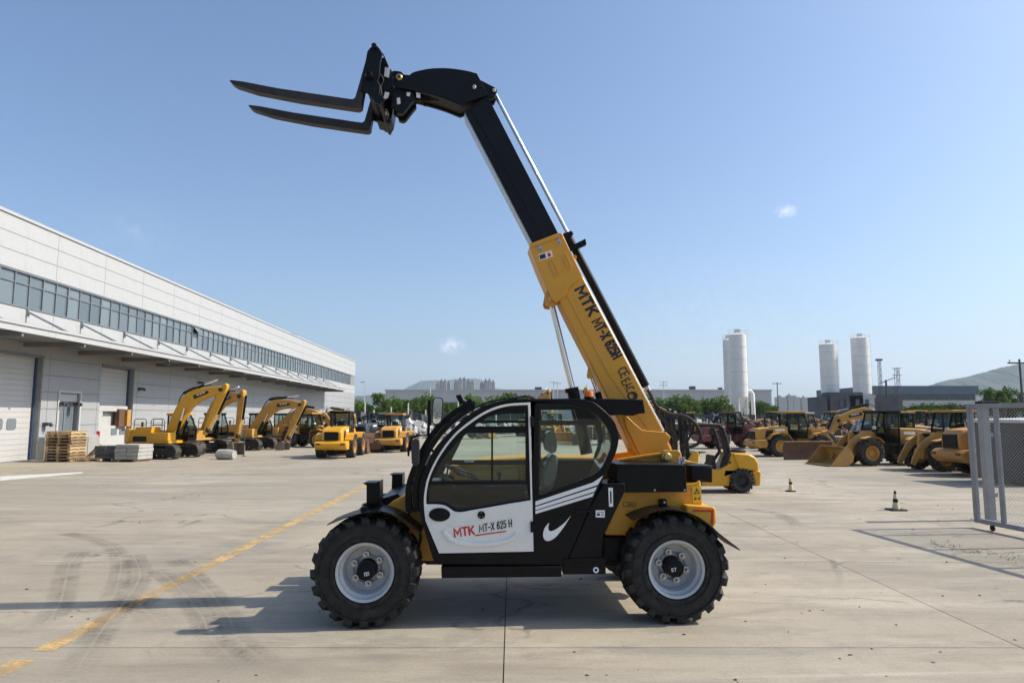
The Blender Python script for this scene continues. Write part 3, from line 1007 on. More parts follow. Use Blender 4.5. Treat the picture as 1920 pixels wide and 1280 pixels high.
# ------------------------------------------------------------------ far background
def ridge(name, y, px, depth, seed, z0=-2):
    """a hill range whose crest follows measured pixel heights, with real depth"""
    rr = random.Random(seed)
    pts = []
    for i in range(len(px) - 1):
        n = 10
        for k in range(n):
            t = k / n
            u = px[i][0] + (px[i + 1][0] - px[i][0]) * t
            v = px[i][1] + (px[i + 1][1] - px[i][1]) * t
            pts.append(P(u, v, y))
    pts.append(P(*px[-1], y))
    vv, ff = [], []
    prof = [(-1.0, 0.0), (-0.72, 0.22), (-0.5, 0.5), (-0.25, 0.8), (-0.08, 0.97), (0.0, 1.0), (0.15, 0.93), (0.5, 0.5), (1.0, 0.0)]
    for p in pts:
        h = max(p.z, 1.0)
        for (a, b) in prof:
            w = 0 if a in (-1, 1) else 1
            vv.append((p.x + rr.uniform(-1, 1) * depth * 0.01 * w, p.y + a * depth + rr.uniform(-1, 1) * depth * 0.015 * w, z0 + (h - z0) * b * (1 + (rr.uniform(-0.014, 0.01) if 0 < b < 1 else rr.uniform(-0.008, 0.004)) * w)))
    m = len(prof)
    for i in range(len(pts) - 1):
        for k in range(m - 1):
            ff.append((i * m + k, (i + 1) * m + k, (i + 1) * m + k + 1, i * m + k + 1))
    return tag(MB().add(vv, ff).build(name, M['hill'], smooth=60), kind='structure')
ridge('mountain', 5200, [(560, 760), (680, 744), (752, 733), (790, 714), (815, 712), (835, 714), (850, 710), (890, 709), (905, 712), (925, 726), (960, 735), (1020, 742), (1100, 748), (1200, 756)], 900, 5)
ridge('hill', 2600, [(1690, 742), (1745, 722), (1780, 712), (1815, 706), (1850, 697), (1880, 688), (1920, 680), (2000, 668), (2120, 664), (2300, 690), (2500, 730)], 500, 9)
ridge('low_hill', 3600, [(300, 770), (450, 757), (600, 746), (690, 741), (720, 737), (760, 748), (830, 768)], 600, 12)

def far_box(name, label, cat, u0, u1, v0, Y, depth, mat_, rz=0):
    a, b = P(u0, v0, Y), P(u1, v0, Y)
    t = thing(name, label, cat, ((a.x + b.x) / 2, Y, 0), rz)
    return t, (b.x - a.x), a.z

# long grey factory behind the trees
t, w, h = far_box('factory_hall', 'long low grey factory hall behind the trees', 'factory', 723, 1446, 730, 300, 60, None)
MB().bx(-w / 2, w / 2, 0, 60, 0, h - 0.6).build('wall', M['far_grey'], t, smooth=0)
MB().bx(-w / 2 - .3, w / 2 + .3, -0.4, 60.3, h - 0.6, h).build('roof_edge', M['far_grey'], t, smooth=0)
MB().bx(-w / 2 + 3, w / 2 - 3, -0.3, 0.0, h - 7.4, h - 5.6).build('dark_band', M['far_window'], t, smooth=0)
for k in range(int(w / 9)):
    MB().bx(-w / 2 + 4 + k * 9, -w / 2 + 4.25 + k * 9, -0.12, 0, 0, h - 0.61).build('cladding_rib', M['far_grey'], t, smooth=0)
for (u_, hh, ww) in ((1303, 1.6, 2.2), (1356, 1.0, 1.2), (1010, 1.2, 3.0)):
    x = P(u_, 730, 300).x - t.location.x
    MB().bx(x - ww / 2, x + ww / 2, 3, 6, h + 0.005, h + hh).build('roof_vent', M['far_dark'], t, smooth=0)

NTH = ['first from the left', 'second from the left', 'third from the left', 'fourth from the left', 'fifth from the left', 'sixth from the left', 'seventh from the left', 'eighth from the left', 'ninth from the left', 'tenth from the left', 'eleventh from the left', 'twelfth from the left', 'thirteenth from the left', 'fourteenth from the left', 'fifteenth from the left', 'sixteenth from the left', 'seventeenth from the left', 'eighteenth from the left', 'nineteenth from the left', 'twentieth from the left', 'twenty-first from the left', 'twenty-second from the left']
# apartment towers, far away
rs = random.Random(21)
clusters = [(817, 844, 714, 'left'), (851, 889, 711, 'middle'), (900, 928, 713, 'right')]
for ci, (ua, ub, vt, nm) in enumerate(clusters):
    n = int((ub - ua) / 6.5)
    for k in range(n):
        u0 = ua + k * (ub - ua) / n
        Yt = 1500 + rs.uniform(-40, 60)
        vv_ = vt + (0 if k in (1, 2) else 3 if k % 2 else 5) + rs.uniform(-0.6, 0.6)
        a = P(u0, vv_, Yt); b = P(u0 + (ub - ua) / n * 0.97, vv_, Yt)
        t = thing('apartment_tower', 'pale apartment tower before the mountain, %s in the %s cluster' % (NTH[k], nm), 'apartment tower', ((a.x + b.x) / 2, Yt, 0), 0, 'apartment towers, %s cluster' % nm)
        w = b.x - a.x
        MB().bx(-w / 2, w / 2, 0, 16, 0, a.z).build('wall', M['far_white'], t, smooth=0)
        MB().bx(-w * 0.18, w * 0.22, 3, 9, a.z, a.z + 4.5).build('stair_tower', M['far_white'], t, smooth=0)
        MB().bx(-w * .06, w * .10, -0.6, 0, 2, a.z - 3).build('balcony_bay', M['far_grey'], t, smooth=0)
for k, (u0, u1, vt) in enumerate(((1457, 1475, 744), (1478, 1487, 741), (1488, 1500, 744), (1504, 1515, 745), (1517, 1527, 748))):
    a = P(u0, vt, 1700); b = P(u1, vt, 1700)
    t = thing('apartment_block', 'hazy apartment block left of the silo pair, ' + NTH[k], 'apartment block', ((a.x + b.x) / 2, 1700, 0), 0, 'distant blocks left of the silo pair')
    w = b.x - a.x
    MB().bx(-w / 2, w / 2, 0, 18, 0, a.z).build('wall', M['far_white'], t, smooth=0)
    MB().bx(-w * 0.3, 0, 4, 9, a.z, a.z + 4).build('stair_tower', M['far_white'], t, smooth=0)

# slate-blue building on the right
t, w, h = far_box('blue_office_block', 'low slate-blue building in front of the hill', 'building', 1640, 1832, 723, 210, 40, None)
MB().bx(-w / 2, w / 2, 0.6, 40, 0, h - 2.6).build('wall', M['far_grey'], t, smooth=0)
MB().bx(-w / 2 - .2, w / 2 + .4, 0, 40, h - 2.59, h).build('roof_fascia', M['far_blue'], t, smooth=0)
for k in range(30):
    x = -w / 2 + 0.6 + k * (w - 1) / 30
    MB().bx(x, x + (w - 1) / 30 - 0.15, 0.45, 0.59, h - 4.4, h - 2.62).build('window', M['far_window'], t, smooth=0)

# silos
def silo(label, u0, u1, vt, vb, Y, legs, seams, pipe=False):
    a, b = P(u0, (vt + vb) / 2, Y), P(u1, (vt + vb) / 2, Y)
    r = (b.x - a.x) / 2
    zt = P(u0, vt + 6, Y).z
    zb = P(u0, vb, Y).z
    t = thing('silo', label, 'silo', ((a.x + b.x) / 2, Y, 0), 0, 'white cement silos')
    pr = [(0.0, zt + 0.5), (r * 0.5, zt + 0.35), (r, zt)]
    for s in range(1, seams + 1):
        z = zt - (zt - zb) * s / (seams + 1)
        pr += [(r, z + 0.05), (r + 0.05, z + 0.04), (r + 0.05, z - 0.04), (r, z - 0.05)]
    pr += [(r, zb), (r * 0.9, zb - 0.3), (0.35, zb - 3.4 if legs else zb - 0.4)]
    MB().lathe(pr[::-1], 28, axis='z').build('shell', M['silo'], t, smooth=30)
    for s in range(1, seams + 1):
        z = zt - (zt - zb) * s / (seams + 1)
        MB().lathe([(r, z - .045), (r + .055, z - .04), (r + .055, z + .04), (r, z + .045)], 28, axis='z', caps=False).build('seam_ring', M['pole'], t)
    # railing round the top
    rl = MB()
    for k in range(14):
        t0, t1 = 2 * math.pi * k / 14, 2 * math.pi * (k + 1) / 14
        p0 = (r * math.cos(t0), r * math.sin(t0)); p1 = (r * math.cos(t1), r * math.sin(t1))
        rl.cyl((*p0, zt), (*p0, zt + 1.1), 0.035, 5)
        for zz in (zt + 0.55, zt + 1.1):
            rl.cyl((*p0, zz), (*p1, zz), 0.035, 5)
    rl.build('railing', M['silo'], t)
    MB().bx(-0.5, 0.5, -0.5, 0.5, zt + 0.3, zt + 1.2).build('top_filter', M['pole'], t, smooth=0)
    ld = MB()
    for sx in (-0.22, 0.22):
        ld.cyl((r * 0.75 + sx, -r * 0.75, 2), (r * 0.75 + sx, -r * 0.75, zt + 0.9), 0.03, 5)
    for k in range(int(zt / 0.6)):
        ld.cyl((r * 0.75 - .22, -r * .75, 2 + k * 0.6), (r * .75 + .22, -r * .75, 2 + k * .6), 0.02, 4)
    ld.build('ladder', M['pole'], t)
    if legs:
        for k in range(5):
            an = math.pi * (0.15 + 0.4 * k)
            MB().cyl((r * .9 * math.cos(an), r * .9 * math.sin(an), 0), (r * .9 * math.cos(an), r * .9 * math.sin(an), zb - .1), 0.28, 10).build('leg', M['silo'], t)
        br = MB()
        for k in range(5):
            a0, a1 = math.pi * (0.15 + 0.4 * k), math.pi * (0.15 + 0.4 * (k + 1))
            br.cyl((r * .9 * math.cos(a0), r * .9 * math.sin(a0), 0.5), (r * .9 * math.cos(a1), r * .9 * math.sin(a1), zb - 1), 0.09, 6)
            br.cyl((r * .9 * math.cos(a0), r * .9 * math.sin(a0), zb * .5), (r * .9 * math.cos(a1), r * .9 * math.sin(a1), zb * .5), 0.09, 6)
        br.build('brace', M['pole'], t)
    if pipe:
        MB().tube([(r + .9, -r * .3, 0.2), (r + .9, -r * .3, zb * .6), (r + .85, -r * .3, zb + .7), (r + .6, -r * .2, zb + 1.2), (r * .7, 0, zb + 1.3)], 0.42, 12).build('pipe', M['silo'], t)
    return t
silo('foremost white silo standing on legs, nearest the telehandler boom', 1369, 1400, 622, 744, 150, True, 4, True)
silo('narrower white silo half hidden behind the foremost silo', 1357, 1378, 632, 748, 156, True, 4)
silo('white silo in the middle, left of the tallest far one', 1538.5, 1570, 640, 738, 190, False, 5)
silo('white silo beside the lattice mast, farthest right', 1598.5, 1630, 628, 738, 190, False, 5)
# batching plant under the right silos
def plant_box(t, u0, u1, v0, v1, Y, dep, mat_, name):
    a, b = P(u0, v0, Y), P(u1, v1, Y)
    return MB().bx(a.x - t.location.x, b.x - t.location.x, 0, dep, max(0.0, b.z), a.z).build(name, M[mat_], t, smooth=0)
t = thing('batching_plant', 'dark concrete batching plant under the two right silos', 'plant', (P(1590, 770, 182).x, 182, 0))
plant_box(t, 1532, 1552, 744, 778, 182, 6, 'far_dark', 'hopper_house')
plant_box(t, 1556, 1620, 735, 778, 182, 5, 'far_dark', 'upper_house')
plant_box(t, 1596, 1645, 741, 778, 181, 4, 'far_grey', 'lower_house')
plant_box(t, 1648, 1690, 745, 778, 183, 4, 'far_dark', 'side_house')
for (u0, u1) in ((1575, 1582), (1586, 1594), (1604, 1612), (1622, 1630)):
    a, b = P(u0, 748, 180.9), P(u1, 764, 180.9)
    MB().bx(a.x - t.location.x, b.x - t.location.x, -1.12, -1.05, b.z, a.z).build('window', M['far_window'], t, smooth=0)
# lattice masts
def lattice(name, label, u, vt, Y, w, heads):
    p = P(u, vt, Y)
    t = thing(name, label, 'mast', (p.x, Y, 0))
    m = MB()
    for sx in (-1, 1):
        for sy in (-1, 1):
            m.cyl((sx * w, sy * w, 0), (sx * w * .8, sy * w * .8, p.z), 0.06, 5)
    n = int(p.z / (w * 2.2))
    for k in range(n):
        z0, z1 = p.z * k / n, p.z * (k + 1) / n
        s = 1 if k % 2 else -1
        for (ax, ay) in ((0, -1), (0, 1)):
            m.cyl((-s * w, ay * w, z0), (s * w, ay * w, z1), 0.035, 4)
        m.cyl((-w, -w, z1), (w, -w, z1), 0.035, 4)
        m.cyl((w, -s * w, z0), (w, s * w, z1), 0.035, 4)
    m.build('lattice', M['pole_dark'], t)
    for (x0, x1, z0, z1) in heads:
        MB().bx(x0, x1, -0.5, 0.5, p.z + z0, p.z + z1).build('platform', M['pole_dark'], t, smooth=0)
    return t
lattice('lattice_mast', 'slender lattice mast right of the right silo', 1648, 676, 195, 0.38, [(-0.8, 0.8, 0, 0.5)])
lattice('lattice_tower', 'stout lattice tower with a cage, in front of the blue building', 1681, 690, 180, 0.5, [(-1.0, 1.0, -0.1, 0.0), (-1.0, 1.0, -1.9, -1.8)])
t = thing('cage_mast', 'dark post with cage arms between the two lattice masts', 'mast', (P(1661, 712, 185).x, 185, 0))
h = P(1661, 712, 185).z
MB().cyl((0, 0, 0), (0, 0, h), 0.25, 8).build('post', M['pole_dark'], t)
MB().cyl((-1.8, 0, h - 1), (2.4, 0, h + .6), 0.12, 6).build('arm', M['pole_dark'], t)
# utility poles
def upole(label, u, vt, Y, arms=1, r=0.16, mat_='pole_dark'):
    p = P(u, vt, Y)
    t = thing('utility_pole', label, 'utility pole', (p.x, Y, 0))
    MB().cyl((0, 0, 0), (0, 0, p.z), r, 8, r * .7).build('post', M[mat_], t)
    for k in range(arms):
        MB().box((0, 0, p.z - .4 - k * .9), (2.4, 0.14, 0.14)).build('crossarm', M[mat_], t, smooth=0)
        for x in (-1, 0.95):
            MB().cyl((x, 0, p.z - .32 - k * .9), (x, 0, p.z - .05 - k * .9), 0.06, 6).build('insulator', M['pole'], t)
    return t
upole('dark utility pole above the right-hand hill', 1911, 673, 70, 1, 0.13)
upole('thin utility pole left of the middle silo', 1457, 716, 170, 1)
upole('utility pole rising behind the big cab mirror', 807, 712, 170, 1, 0.14, 'pole')
upole('thin pole above the factory, left of the lift cylinder', 1038, 714, 190, 1, 0.12, 'pole')
upole('second thin pole just left of the lift cylinder', 1045, 716, 192, 1, 0.10, 'pole')
upole('thin pole over the factory roof right of the boom', 1244, 714, 200, 2, 0.12, 'pole')
# street lamp with an arm at the warehouse corner
p = P(684, 716, 150)
t = thing('street_lamp', 'street lamp with a short arm beyond the warehouse corner', 'street lamp', (p.x, 150, 0))
MB().cyl((0, 0, 0), (0, 0, p.z), 0.09, 8, 0.06).build('post', M['pole'], t)
MB().box((-0.45, 0, p.z), (0.9, 0.22, 0.12)).build('lamp_head', M['pole_dark'], t, smooth=0)

# trees ---------------------------------------------------------------
def tree_proto(seed, rx, rz, h, lobes, nleaf, leaf, mat_, dense=1.0):
    rr = random.Random(seed)
    trunk = MB()
    trunk.tube([(0, 0, 0), (rr.uniform(-.1, .1), 0, h * .3), (rr.uniform(-.2, .2), rr.uniform(-.2, .2), h * .6), (0, 0, h * .85)], 0.13, 7, 0.03)
    cr = MB()
    cs = []
    for k in range(lobes):
        a = rr.uniform(0, 6.28); q = rr.uniform(0.1, 0.72) ** 0.6
        z = h - rz + rr.uniform(-0.75, 0.72) * rz
        f = math.sqrt(max(0.1, 1 - ((z - (h - rz)) / rz) ** 2))
        c = Vector((math.cos(a) * q * rx * f, math.sin(a) * q * rx * f, z))
        cs.append((c, rr.uniform(0.28, 0.5) * rx))
        trunk.tube([(0, 0, h * rr.uniform(.28, .5)), c * 0.5 + Vector((0, 0, h * .25)), c], 0.05, 5, 0.012)
    for k in range(nleaf):
        c, r = cs[k % lobes]
        d = Vector((rr.gauss(0, 1), rr.gauss(0, 1), rr.gauss(0, .8))).normalized() * r * rr.uniform(0.35, 1.1)
        p = c + d
        n = Vector((rr.gauss(0, 1), rr.gauss(0, 1), rr.gauss(.5, 1))).normalized()
        u = n.orthogonal().normalized(); v = n.cross(u)
        s = leaf * rr.uniform(.6, 1.3)
        cr.add([p - u * s, p - v * s * .55, p + u * s, p + v * s * .55], [(0, 1, 2, 3)])
    a = bpy.data.meshes
    tm = trunk.mesh('trunk'); tm.materials.append(M['bark'])
    cm = cr.mesh('crown', 0); cm.materials.append(mat_)
    return tm, cm
TP = [tree_proto(1, 2.6, 2.6, 6.6, 16, 1500, 0.30, M['leaf']), tree_proto(2, 2.3, 2.3, 5.6, 12, 1200, 0.28, M['leaf_dark']),
      tree_proto(3, 2.2, 3.0, 7.2, 14, 1300, 0.28, M['leaf']), tree_proto(4, 2.3, 2.2, 5.2, 18, 1700, 0.26, M['leaf']),
      tree_proto(5, 1.9, 3.6, 8.6, 13, 900, 0.26, M['leaf_dark'])]
def tree(kind, label, u, vt, Y, group, wide=1.0):
    p = P(u, vt, Y)
    hs = (6.6, 5.6, 7.2, 5.2, 8.6)[kind]
    s = p.z / hs
    t = thing('tree', label, 'tree', (p.x, Y, 0), random.uniform(0, 6.28), group, 1.0)
    t.scale = (s * wide, s * wide, s)
    tm, cm = TP[kind]
    from_mesh('trunk', tm, t)
    from_mesh('crown', cm, t)
    return t
rs = random.Random(5)
u = 668
k = 0
while u < 1000:
    tree((0, 4, 2, 1, 0, 2, 4)[k % 7], 'leafy green tree behind the dark fence, ' + NTH[k], u, rs.uniform(734, 757), 118 + rs.uniform(-6, 10), 'trees behind the dark fence', 1.15)
    u += rs.uniform(13, 24); k += 1
u = 1206
k = 0
while u < 1365:
    tree(3, 'round trimmed tree before the grey factory, ' + NTH[k], u, 742 + rs.uniform(-3, 5), 140 + rs.uniform(-2, 2), 'round trees before the factory', 1.15)
    u += rs.uniform(22, 26); k += 1
for k, (u, v, kd) in enumerate(((1412, 752, 1), (1424, 757, 0), (1434, 754, 1), (1447, 760, 0))):
    tree(kd, 'green tree between the foremost silo and utility pole, ' + NTH[k], u, v, 165, 'trees right of the foremost silo', 1.3)
for k, (u, v, kd) in enumerate(((1846, 722, 4), (1862, 727, 2), (1880, 730, 2), (1893, 720, 4), (1915, 728, 4))):
    tree(kd, 'tall loose tree below the right-hand hill, ' + NTH[k], u, v, 130, 'trees below the hill', 1.0)
for k, (u, v) in enumerate(((1718, 762), (1735, 758), (1752, 757), (1768, 760), (1790, 757), (1805, 759))):
    tree(1, 'low bush in front of the blue building, ' + NTH[k], u, v, 120, 'bushes before the blue building', 1.7)
for k, (u, v) in enumerate(((690, 780), (790, 782), (806, 778))):
    tree(1, 'small bush beside the rubble below the fence, ' + NTH[k], u, v, 92, 'bushes below the fence', 1.3)

# dark screen fence with pale posts
fa, fb = P(640, 780, 104), P(1010, 780, 104)
t = thing('screen_fence', 'dark mesh screen fence below the row of trees', 'fence', ((fa.x + fb.x) / 2, 104, 0))
L = fb.x - fa.x
n = 14
for k in range(n):
    x = -L / 2 + L * k / n
    MB().bx(x + .05, x + L / n - .05, 0, 0.05, 0.2, 2.35).build('screen_panel', M['fence_dark'], t, smooth=0)
    MB().bx(x - .05, x + .05, -0.03, 0.08, 0, 2.5).build('post', M['galv'], t, smooth=0)
for i, (u, v) in enumerate(((684.5, 754), (701, 768), (733.5, 763), (765.5, 755), (798, 768), (859, 752), (930, 760))):
    p = P(u, v, 98)
    m = MB().cyl((0, 0, 0), (0, 0, p.z), 0.11, 8, 0.09).box((0, 0, 0.05), (0.5, 0.5, 0.1))
    tag(m.build('pale_post', M['pole'], None, loc=(p.x, 98, 0)), 'pale slim post in front of the dark fence, ' + NTH[i], 'post', 'pale posts before the fence')
t = thing('screen_fence', 'dark fence behind the parked machines below the round trees', 'fence', (P(1310, 780, 125).x, 125, 0))
for k in range(16):
    x = -16 + 2.4 * k
    MB().bx(x, x + 2.3, 0, 0.05, 0.2, 2.2).build('screen_panel', M['fence_dark'], t, smooth=0)

# rubble and scrap heaps
def heap(name, label, c, sx, sy, h, n, size, mats, seed, kind='stuff'):
    rr = random.Random(seed)
    m = MB()
    for k in range(n):
        a, q = rr.uniform(0, 6.28), math.sqrt(rr.random())
        x, y = math.cos(a) * q * sx, math.sin(a) * q * sy
        z = h * (1 - q ** 1.5) * rr.uniform(0.1, 1.0)
        s = size * rr.uniform(.5, 1.5)
        rot = Matrix.Rotation(rr.uniform(0, 3), 3, 'X') @ Matrix.Rotation(rr.uniform(0, 3), 3, 'Z')
        m.box((x, y, z + s * .3), (s * rr.uniform(.5, 1.6), s * rr.uniform(.4, 1.2), s * rr.uniform(.3, 1.0)), rot, rr.uniform(.5, 1))
    o = m.build(name, M[mats], None, smooth=0, loc=c)
    return tag(o, label, 'heap', kind=kind)
a = P(748, 812, 66); heap('rubble_heap', 'heap of pale rubble beyond the rear loader', (a.x, 66, 0), 6.0, 3.0, 1.5, 520, 0.42, 'rubble', 1)
a = P(700, 812, 70); heap('rubble_heap', 'heap of pale rubble between the two rear loaders', (a.x, 70, 0), 4.0, 3.0, 1.6, 300, 0.45, 'rubble', 2)
a = P(725, 800, 80); heap('scrap_heap', 'dark scrap metal heap under the fence', (a.x, 80, 0), 11, 3, 2.2, 700, 0.6, 'far_dark', 3)
a = P(1330, 800, 85); heap('scrap_heap', 'dark scrap spread behind the forklift', (a.x, 85, 0), 16, 4, 1.7, 800, 0.6, 'far_dark', 4)
a = P(1330, 800, 78); heap('scrap_heap', 'pale scrap pieces behind the forklift', (a.x, 79, 0), 13, 3, 1.4, 240, 0.5, 'rubble', 14)
a = P(1500, 800, 75); heap('scrap_heap', 'mixed rusty scrap behind the right-hand loaders', (a.x, 76, 0), 14, 4, 1.8, 600, 0.6, 'rust', 6)
a = P(1000, 800, 80); heap('scrap_heap', 'grey rubble spread seen through the cab windows', (a.x, 80, 0), 10, 3, 1.2, 420, 0.5, 'slab_grey', 8)
# ------------------------------------------------------------------ machine kit
_wheel_cache = {}
def tyre_mesh(r, w, lugs, mat_, rim_r, lug_h=0.04, seg=40):
    m = MB()
    rr = r - lug_h
    h = w / 2
    prof = [(rim_r, -h * .80), (rim_r + (rr - rim_r) * .12, -h * .95), (rim_r + (rr - rim_r) * .5, -h * 1.0), (rim_r + (rr - rim_r) * .82, -h * .95), (rr - 0.012, -h * .80), (rr, -h * .6),
            (rr, h * .6), (rr - 0.012, h * .80), (rim_r + (rr - rim_r) * .82, h * .95), (rim_r + (rr - rim_r) * .5, h * 1.0), (rim_r + (rr - rim_r) * .12, h * .95), (rim_r, h * .80)]
    m.lathe(prof, seg, close=True)
    for k in range(lugs):
        for s in (-1, 1):
            t0 = 2 * math.pi * (k + (0.5 if s > 0 else 0)) / lugs
            wd_ = 2 * math.pi / lugs * 0.56
            sk = 2 * math.pi / lugs * 0.5
            def pt(t, y, rad):
                return (rad * math.cos(t), y, rad * math.sin(t))
            ys = [s * h * .99, s * h * .86, s * h * .05]
            rad_t = [r - lug_h * .75, r, r]
            rad_b = [rr - lug_h * 1.6, rr - .03, rr - .03]
            of = [0, sk * .1, sk]
            vv = []
            for i in range(3):
                for (tt, rad) in ((t0 + of[i] - wd_ / 2, rad_b[i]), (t0 + of[i] - wd_ / 2 * .84, rad_t[i]), (t0 + of[i] + wd_ / 2 * .84, rad_t[i]), (t0 + of[i] + wd_ / 2, rad_b[i])):
                    vv.append(pt(tt, ys[i], rad))
            ff = []
            for i in range(2):
                for j in range(3):
                    q = (i * 4 + j, i * 4 + j + 1, i * 4 + 4 + j + 1, i * 4 + 4 + j)
                    ff.append(q if s < 0 else q[::-1])
            ff.append((0, 1, 2, 3)[::-1] if s < 0 else (0, 1, 2, 3))
            ff.append((8, 9, 10, 11) if s < 0 else (8, 9, 10, 11)[::-1])
            m.add(vv, ff)
    me = m.mesh('tyre', 35)
    me.materials.append(mat_)
    return me

def kit_wheel(parent, loc, r, w, rim_mat, tyre_mat, name='wheel', rz=0, lugs=18):
    key = (r, w, rim_mat.name, tyre_mat.name)
    if key not in _wheel_cache:
        rim_r = r * 0.55
        h = w / 2
        rim = MB().lathe([(0.0, -h * .55), (rim_r * .35, -h * .55), (rim_r * .38, -h * .4), (rim_r * .85, -h * .34), (rim_r * .9, -h * .85), (rim_r * 1.02, -h * .9), (rim_r * 1.02, h * .8), (rim_r * .5, h * .8)], 24)
        rm = rim.mesh('wheel', 35); rm.materials.append(rim_mat)
        _wheel_cache[key] = (rm, tyre_mesh(r, w, lugs, tyre_mat, rim_r, 0.045, 32))
    rm, tm = _wheel_cache[key]
    o = from_mesh(name, rm, parent, loc, (0, 0, rz))
    from_mesh('tyre', tm, o)
    return o

def kit_cab(parent, prof, y0, y1, body, roof_mat, th=0.09, sill=None, gl='glass_dark'):
    """a framed and glazed cab from its side outline (first and last points are the floor line)"""
    fr = MB()
    n = len(prof)
    for y in (y0 + th / 2, y1 - th / 2):
        for i in range(n):
            a, b = prof[i], prof[(i + 1) % n]
            fr.cyl((a[0], y, a[1]), (b[0], y, b[1]), th * .62, 6)
    for p in prof:
        fr.cyl((p[0], y0, p[1]), (p[0], y1, p[1]), th * .6, 6)
    zs = sorted(p[1] for p in prof)
    x0, x1 = min(p[0] for p in prof), max(p[0] for p in prof)
    if sill:
        xm = x0 + (x1 - x0) * .52
        for y in (y0 + .03, y1 - .03):
            fr.bx(xm - .04, xm + .04, y - .025, y + .025, zs[0], zs[-1])
            fr.plate([(prof[0][0], prof[0][1]), (prof[-1][0], prof[-1][1]), (prof[-1][0] + (prof[-2][0] - prof[-1][0]) * .5, sill), (prof[0][0], sill)], y - .02, y + .02)
    co = fr.build('cab', body, parent)
    for y in (y0, y1):
        MB().plate(prof, y - .006, y + .006).build('window', M[gl], co, smooth=0)
    for i in range(n):
        a, b = Vector(prof[i]), Vector(prof[(i + 1) % n])
        if abs(b.y - a.y) > 0.35:
            MB().add([(a.x, y0, a.y), (a.x, y1, a.y), (b.x, y1, b.y), (b.x, y0, b.y)], [(0, 1, 2, 3)]).build('window', M[gl], co, smooth=0)
    top = [p for p in prof if p[1] > zs[-1] - .12]
    tx0, tx1 = min(p[0] for p in top), max(p[0] for p in top)
    MB().bx(tx0 - .1, tx1 + .12, y0 - .06, y1 + .06, zs[-1] - .01, zs[-1] + .13).build('cab_roof', roof_mat, co, smooth=0, bevel=0.03)
    st_ = MB().bx(x0 + .3, x0 + .8, (y0 + y1) / 2 - .24, (y0 + y1) / 2 + .24, zs[0] + .1, zs[0] + .55)
    st_.bx(x0 + .22, x0 + .38, (y0 + y1) / 2 - .24, (y0 + y1) / 2 + .24, zs[0] + .5, zs[0] + 1.15)
    st_.build('seat', M['cushion'], co, smooth=0, bevel=0.03)
    MB().bx(x0 + .03, x1 - .05, y0 + .03, y1 - .03, zs[0] - .06, zs[0] + .06).build('cab_floor', M['black_matt'], co, smooth=0)
    return co

